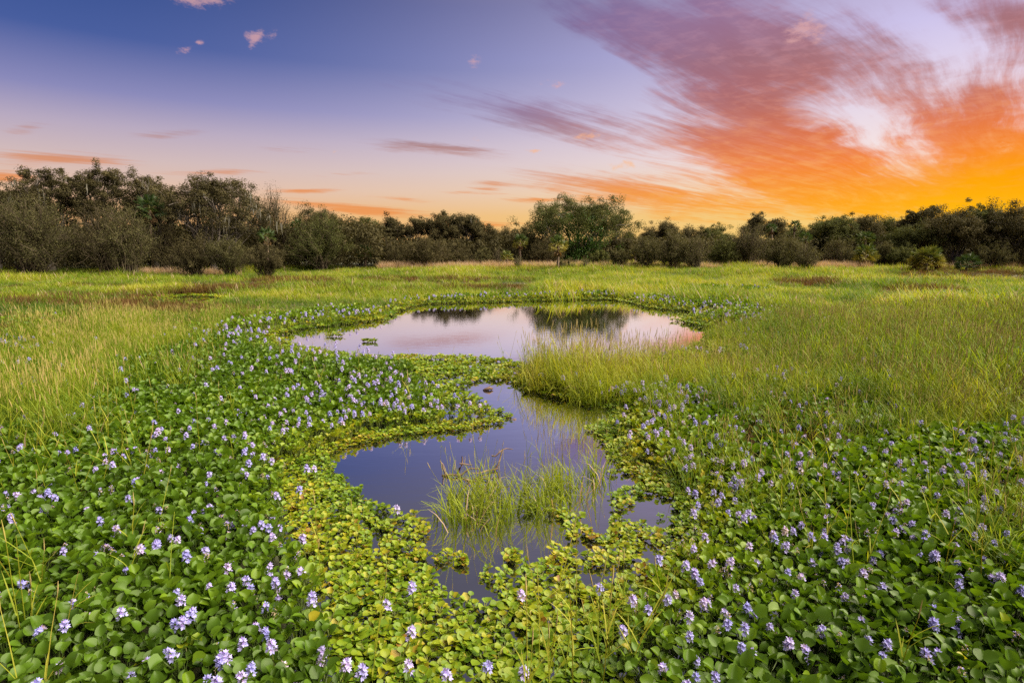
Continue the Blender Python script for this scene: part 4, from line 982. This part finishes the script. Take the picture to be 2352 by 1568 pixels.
BROWN = [[(1690, 965), (1800, 955), (2010, 940), (2030, 1000), (1900, 1030), (1740, 1060), (1680, 1030)], [(2270, 880), (2420, 860), (2420, 980), (2290, 975)], [(1010, 655), (1250, 660), (1180, 672), (1000, 668)],
         [(400, 655), (620, 655), (640, 672), (420, 678)], [(1770, 645), (1940, 648), (1930, 664), (1790, 662)], [(2000, 668), (2220, 668), (2230, 692), (2040, 690)], [(2050, 628), (2420, 628), (2420, 656), (2080, 650)],
         [(200, 690), (420, 690), (560, 710), (450, 735), (220, 725)], [(-100, 740), (150, 735), (260, 770), (0, 790)], [(560, 640), (860, 650), (760, 664), (540, 660)], [(330, 830), (560, 800), (560, 840), (360, 880)]]
SPARSE = [[(1640, 1000), (2352, 960), (2600, 1450), (2250, 1450), (1950, 1330), (1700, 1250), (1590, 1150)], [(0, 990), (420, 1000), (380, 1120), (0, 1200)], [(1230, 1400), (1420, 1380), (1470, 1660), (1200, 1660)], [(0, 1250), (500, 1400), (560, 1660), (-200, 1660)], [(2230, 1080), (2600, 1050), (2700, 1420), (2280, 1420)]]
NOGRASS = [(560, 765), (640, 765), (900, 788), (1225, 812), (1205, 885), (1185, 975), (900, 1020), (745, 1070), (640, 1140), (540, 1040), (470, 1000), (500, 880), (520, 790)]
def grasses():
    xs, ys, ks = [], [], []
    for q, (y0, y1, s) in enumerate(((3.5, 9, 0.17), (9, 19, 0.24), (19, 38, 0.40), (38, 80, 0.55))):
        gx, gy = grid(-y1 * 0.93 - 3, y1 * 0.93 + 3, y0, y1, s); xs.append(gx); ys.append(gy); ks.append(np.full(len(gx), q))
    x, y, kq = np.concatenate(xs), np.concatenate(ys), np.concatenate(ks)
    k = in_view(x, y, 2.5) & (y < np.where(x < -10, 60, 70))
    x, y, kq = x[k], y[k], kq[k]; N = len(x)
    Z, lowm, fl, X0, Y0 = masks(x, y); d = wdist(x, y)
    allh = np.logical_or.reduce(list(Z.values()))
    p = np.where(allh | lowm, 0.0, 1.0)
    near_edge = (d < 0.5 + 0.02 * y) & (y < 30)
    p = np.where(near_edge & ~((X0 > 1210) & (Y0 > 760) & (Y0 < 930)), p * 0.12, p)
    p = np.where(Z['left_mid'], np.clip((fbm(x * .8, y * .8, 61) - 0.60) * 2.2, 0, .5) + 0.30 * np.clip((330 - X0) / 200, 0, 1), p)
    p = np.where(Z['right_mid'] | Z['right_front'], np.clip((fbm(x * .9, y * .9, 62) - 0.58) * 1.8, 0, .35) * np.clip((1250 - Y0) / 200, 0, 1), p)
    p = np.where(Z['far_left'] | Z['far_right'] | Z['right_field'] | Z['left_field'], 0.12, p)
    p = np.where(Z['far_shore'], 0.06, p)
    p = np.where((p > 0.9) & (y < 20), np.clip(1.25 - np.clip((fbm(x * 0.8 + 3, y * 0.8, 91) - 0.52) * 6, 0, 0.85), 0, 1), p)
    p = np.where(d < 0.02, 0, p)
    p = np.where(Z['left_front'], 0.30 * np.clip((1080 - Y0) / 80, 0, 1) * np.clip((430 - X0) / 300, 0, 1), p)
    p = np.where(inpoly(X0, Y0, NOGRASS), 0.0, p)
    p = np.where((Y0 > 1030) & ~((X0 > 2240) & (Y0 < 1400)) & ~Z['left_front'] & ~Z['right_front'] & ~Z['right_mid'], 0.0, p)
    p = np.where((X0 > 2240) & (Y0 > 1050) & (Y0 < 1400), 0.22, p)
    br = np.zeros(N, bool)
    for P in BROWN: br |= inpoly(X0 + (fbm(x * .6, y * .6, 63) - .5) * 60, Y0 + (fbm(x * .6, y * .6, 64) - .5) * 14, P)
    p = np.where(br & (y < 12), np.maximum(p, 0.55), p)
    streak = fbm(x * 0.10, y * 0.45, 68); br = (br & (rng.random(N) < 0.86)) | ((streak > 0.55) & (rng.random(N) < (streak - 0.50) * 2.8) & (y > 12))
    k = rng.random(N) < p
    x, y, kq, br, d, X0, Y0 = x[k], y[k], kq[k], br[k], d[k], X0[k], Y0[k]; N = len(x)
    hill = fbm(x * 0.22, y * 0.16, 65)
    hs_ = (0.50 + 1.0 * hill) * (0.72 + 0.56 * fbm(x * 1.1, y * 1.1, 69)) + rng.uniform(-0.28, 0.28, N)
    hs_ *= np.where((X0 > 1210) & (Y0 > 690) & (Y0 < 960), np.where((X0 < 1750) & (Y0 < 930), 1.02, 1.2), 1.0) * np.where(y > 19, np.clip(0.30 + 1.35 * hill, 0.45, 1.3), 1.0)
    tone = 0.07 + 0.58 * fbm(x * 0.30, y * 0.30, 66) + 0.14 * (fbm(x * 1.4, y * 1.4, 67) - 0.5) * 2 + rng.normal(0, .09, N)
    tone += np.where((X0 < 600) & (Y0 > 700), -0.13, 0) + np.where(y > 17, 0.34 * (fbm(x * 0.09, y * 0.36, 72) - 0.47) * 2 - 0.07, 0) + np.where((Y0 < 700), 0.03, 0)
    tone += np.where(y > 17, 0.45 * (hill - 0.5), 0)
    green = (X0 > 1200) & (X0 < 1700) & (Y0 > 760) & (Y0 < 900); tone += 0.10 * green
    return x, y, kq, br, hs_, np.clip(tone, .08, .9), X0, Y0
gx, gy, gk, gb, gs, gt, gX, gY = grasses()
P = np.stack([gx, gy, np.array([ground_z(a, b) - 0.03 for a, b in zip(gx, gy)])], -1)
def sc3(s, wide=1.0): return np.stack([s * wide, s * wide, s], -1)
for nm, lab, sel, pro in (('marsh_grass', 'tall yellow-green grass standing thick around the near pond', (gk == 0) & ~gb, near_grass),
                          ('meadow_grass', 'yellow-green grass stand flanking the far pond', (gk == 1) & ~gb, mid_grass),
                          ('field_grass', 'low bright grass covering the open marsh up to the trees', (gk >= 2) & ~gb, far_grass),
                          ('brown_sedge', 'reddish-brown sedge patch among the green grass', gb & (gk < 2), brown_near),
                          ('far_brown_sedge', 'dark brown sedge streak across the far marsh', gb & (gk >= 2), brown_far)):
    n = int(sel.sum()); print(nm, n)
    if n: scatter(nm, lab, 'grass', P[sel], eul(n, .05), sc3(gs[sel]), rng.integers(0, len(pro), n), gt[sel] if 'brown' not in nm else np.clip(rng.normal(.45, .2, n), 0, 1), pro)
# tan broom grass along the foot of the trees
tx = rng.uniform(-40, 52, 2600); ty = np.where(tx < -13, 46.5 + rng.uniform(0, 3, 2600), 55.5 + rng.uniform(0, 4, 2600) - 0.03 * np.maximum(tx, 0)); k = fbm(tx * 0.14, ty * 0.1, 71) + 0.12 * (tx > -14) + 0.25 * (rng.random(2600) - .5) > np.where(tx < -13, 0.70, 0.60)
tx, ty = tx[k], ty[k]; n = len(tx)
scatter('tan_grass', 'pale tan dry grass strip along the foot of the trees', 'grass', np.stack([tx, ty, np.array([ground_z(a, b) for a, b in zip(tx, ty)])], -1), eul(n, .05), sc3(rng.uniform(.8, 1.25, n)), rng.integers(0, 4, n), rng.uniform(.1, .6, n), tan_tuft)

# sparse stalks that stand up out of the hyacinths: the nearest are things of their own
def stalks():
    x, y = grid(-13, 13, 1.7, 12, 0.115); k = in_view(x, y, 1.0); x, y = x[k], y[k]
    X0, Y0 = proj(np.stack([x, y, np.full(len(x), .1)], -1)); d = wdist(x, y)
    p = np.full(len(x), 0.02)
    for P_, a in zip(SPARSE, (.12, .12, .60, .08, .24)): p = np.where(inpoly(X0, Y0, P_), a, p)
    cl = fbm(x * 1.6, y * 1.6, 81); p *= np.clip((cl - .32) * 4, 0.1, 2.0)
    k = (rng.random(len(x)) < p) & (d > 0.1)
    return x[k], y[k]
qx, qy = stalks(); print('stalks', len(qx))
px, py = proj(np.stack([qx, qy, np.full(len(qx), 0.5)], -1)); order = np.argsort(np.where((px > 0) & (px < 2352) & (py < 1600), qy, 1e9))[:260]
r_ = random.Random(3)
for i, lab in zip(order, rank_labels(px[order], py[order], ['thin grass stalk'] * len(order), 8)):
    o = bpy.data.objects.new('grass_stalk', r_.choice(stalk_meshes)); link(o); o.location = (qx[i], qy[i], 0); s = r_.uniform(.7, 1.15); o.scale = (s, s, s)
    o.rotation_euler = (r_.gauss(0, .12), r_.gauss(0, .12), r_.uniform(0, 6.28)); o['tint'] = r_.uniform(.35, .68)
    tag(o, lab, 'grass stalk', 'grass stalks among the foreground leaves')
m = np.ones(len(qx), bool); m[order] = False; n = int(m.sum())
scatter('scattered_stalk', 'thin grass scattered over the hyacinth mats farther off', 'grass', np.stack([qx, qy, 0 * qx], -1)[m], eul(n, .12), sc3(rng.uniform(.75, 1.1, n)), rng.integers(0, 8, n), rng.uniform(.3, .75, n), stalk_meshes)

# ---- the grass clump that stands in the near pond
def pond_clump():
    r = random.Random(12); cx, cy = ground(1210, 1190)
    e = empty('grass_clump', (cx, cy, 0)); tag(e, 'bright grass clump with seed heads rising from the near pond', 'grass clump')
    outline = np.array([ground(*p) for p in ((1000, 1215), (1040, 1150), (1100, 1120), (1180, 1135), (1260, 1120), (1340, 1095), (1400, 1090), (1390, 1130), (1300, 1165), (1210, 1200), (1130, 1235), (1060, 1240))])
    lo, hi = outline.min(0), outline.max(0); n = 0; mb = MB()
    while n < 95:
        x, y = r.uniform(lo[0], hi[0]), r.uniform(lo[1], hi[1])
        if not inpoly(np.array([x]), np.array([y]), outline)[0]: continue
        o = bpy.data.objects.new('stalk', r.choice(stalk_meshes)); link(o, e); o.location = (x - cx, y - cy, -0.03); s = r.uniform(.55, .95); o.scale = (s, s, s); o.rotation_euler = (r.gauss(0, .12), r.gauss(0, .12), r.uniform(0, 6.28)); o['tint'] = r.uniform(.28, .55)
        n += 1
        for q in range(6): blade(mb, (x - cx + r.gauss(0, .05), y - cy + r.gauss(0, .05), -.02), r.uniform(0, 6.28), r.uniform(.05, .5), r.uniform(.16, .46), .014, r.uniform(.3, 1.6), .36, .62, 0 if r.random() > .06 else 1)
    o = link(bpy.data.objects.new('leaf_blades', mb.mesh('leaf_blades', GRASS_MATS)), e); o['kind'] = 'stuff'
pond_clump()
# ---- dead branch lying in the near pond, bits adrift
def driftwood():
    x, y = ground(1056, 1092); e = empty('dead_branch', (x, y, 0)); tag(e, 'tangled brown dead branch sticking out of the near pond', 'branch'); r = np.random.default_rng(4)
    segs = [((-.14, 0, .0), (.16, .02, .05), .011), ((-.10, .02, -.02), (-.16, .05, .10), .008), ((-.02, .03, .0), (.02, .0, .16), .010), ((.0, 0, .10), (.10, .03, .08), .007), ((.26, .12, -.02), (.34, .14, .17), .010), ((.25, .12, .12), (.42, .16, .16), .007),
            ((.05, -.05, -.02), (.3, -.12, .03), .010), ((.1, -.1, .0), (.02, -.2, .05), .007), ((-.05, -.08, .0), (.2, -.2, .02), .008), ((.3, .1, .02), (.1, -.02, .03), .009)]
    for a, b, rad in segs:
        mb = MB(); P = curve_pts(a, b, 5, .35, r) * 1.4; tube(mb, P, np.linspace(rad, rad * .45, 5) * 1.5, 5); link(bpy.data.objects.new('twig', mb.mesh('twig', [M['drift']], True)), e)
driftwood()
def bits():
    for (X, Y, s, lab) in ((1121, 896, .09, 'small dark chunk of wood adrift at the narrow end of the pond'), (1166, 957, .06, 'dark curled stick at the tip of the leafy spit'), (1180, 963, .04, 'tiny dark leaf scrap adrift beside the leafy spit')):
        x, y = ground(X, Y); mb = MB(); r = np.random.default_rng(X); tube(mb, curve_pts((-s, 0, .0), (s, s * .3, s * .3), 5, .6, r), [s * .1, s * .3, s * .35, s * .25, s * .08], 6); tube(mb, curve_pts((0, 0, s * .1), (s * .3, s * .2, s * .9), 4, .4, r), [s * .16, s * .14, s * .1, s * .04], 5)
        o = bpy.data.objects.new('driftwood_chip', mb.mesh('driftwood_chip', [M['drift']], True)); link(o); o.location = (x, y, 0); tag(o, lab, 'driftwood')
bits()
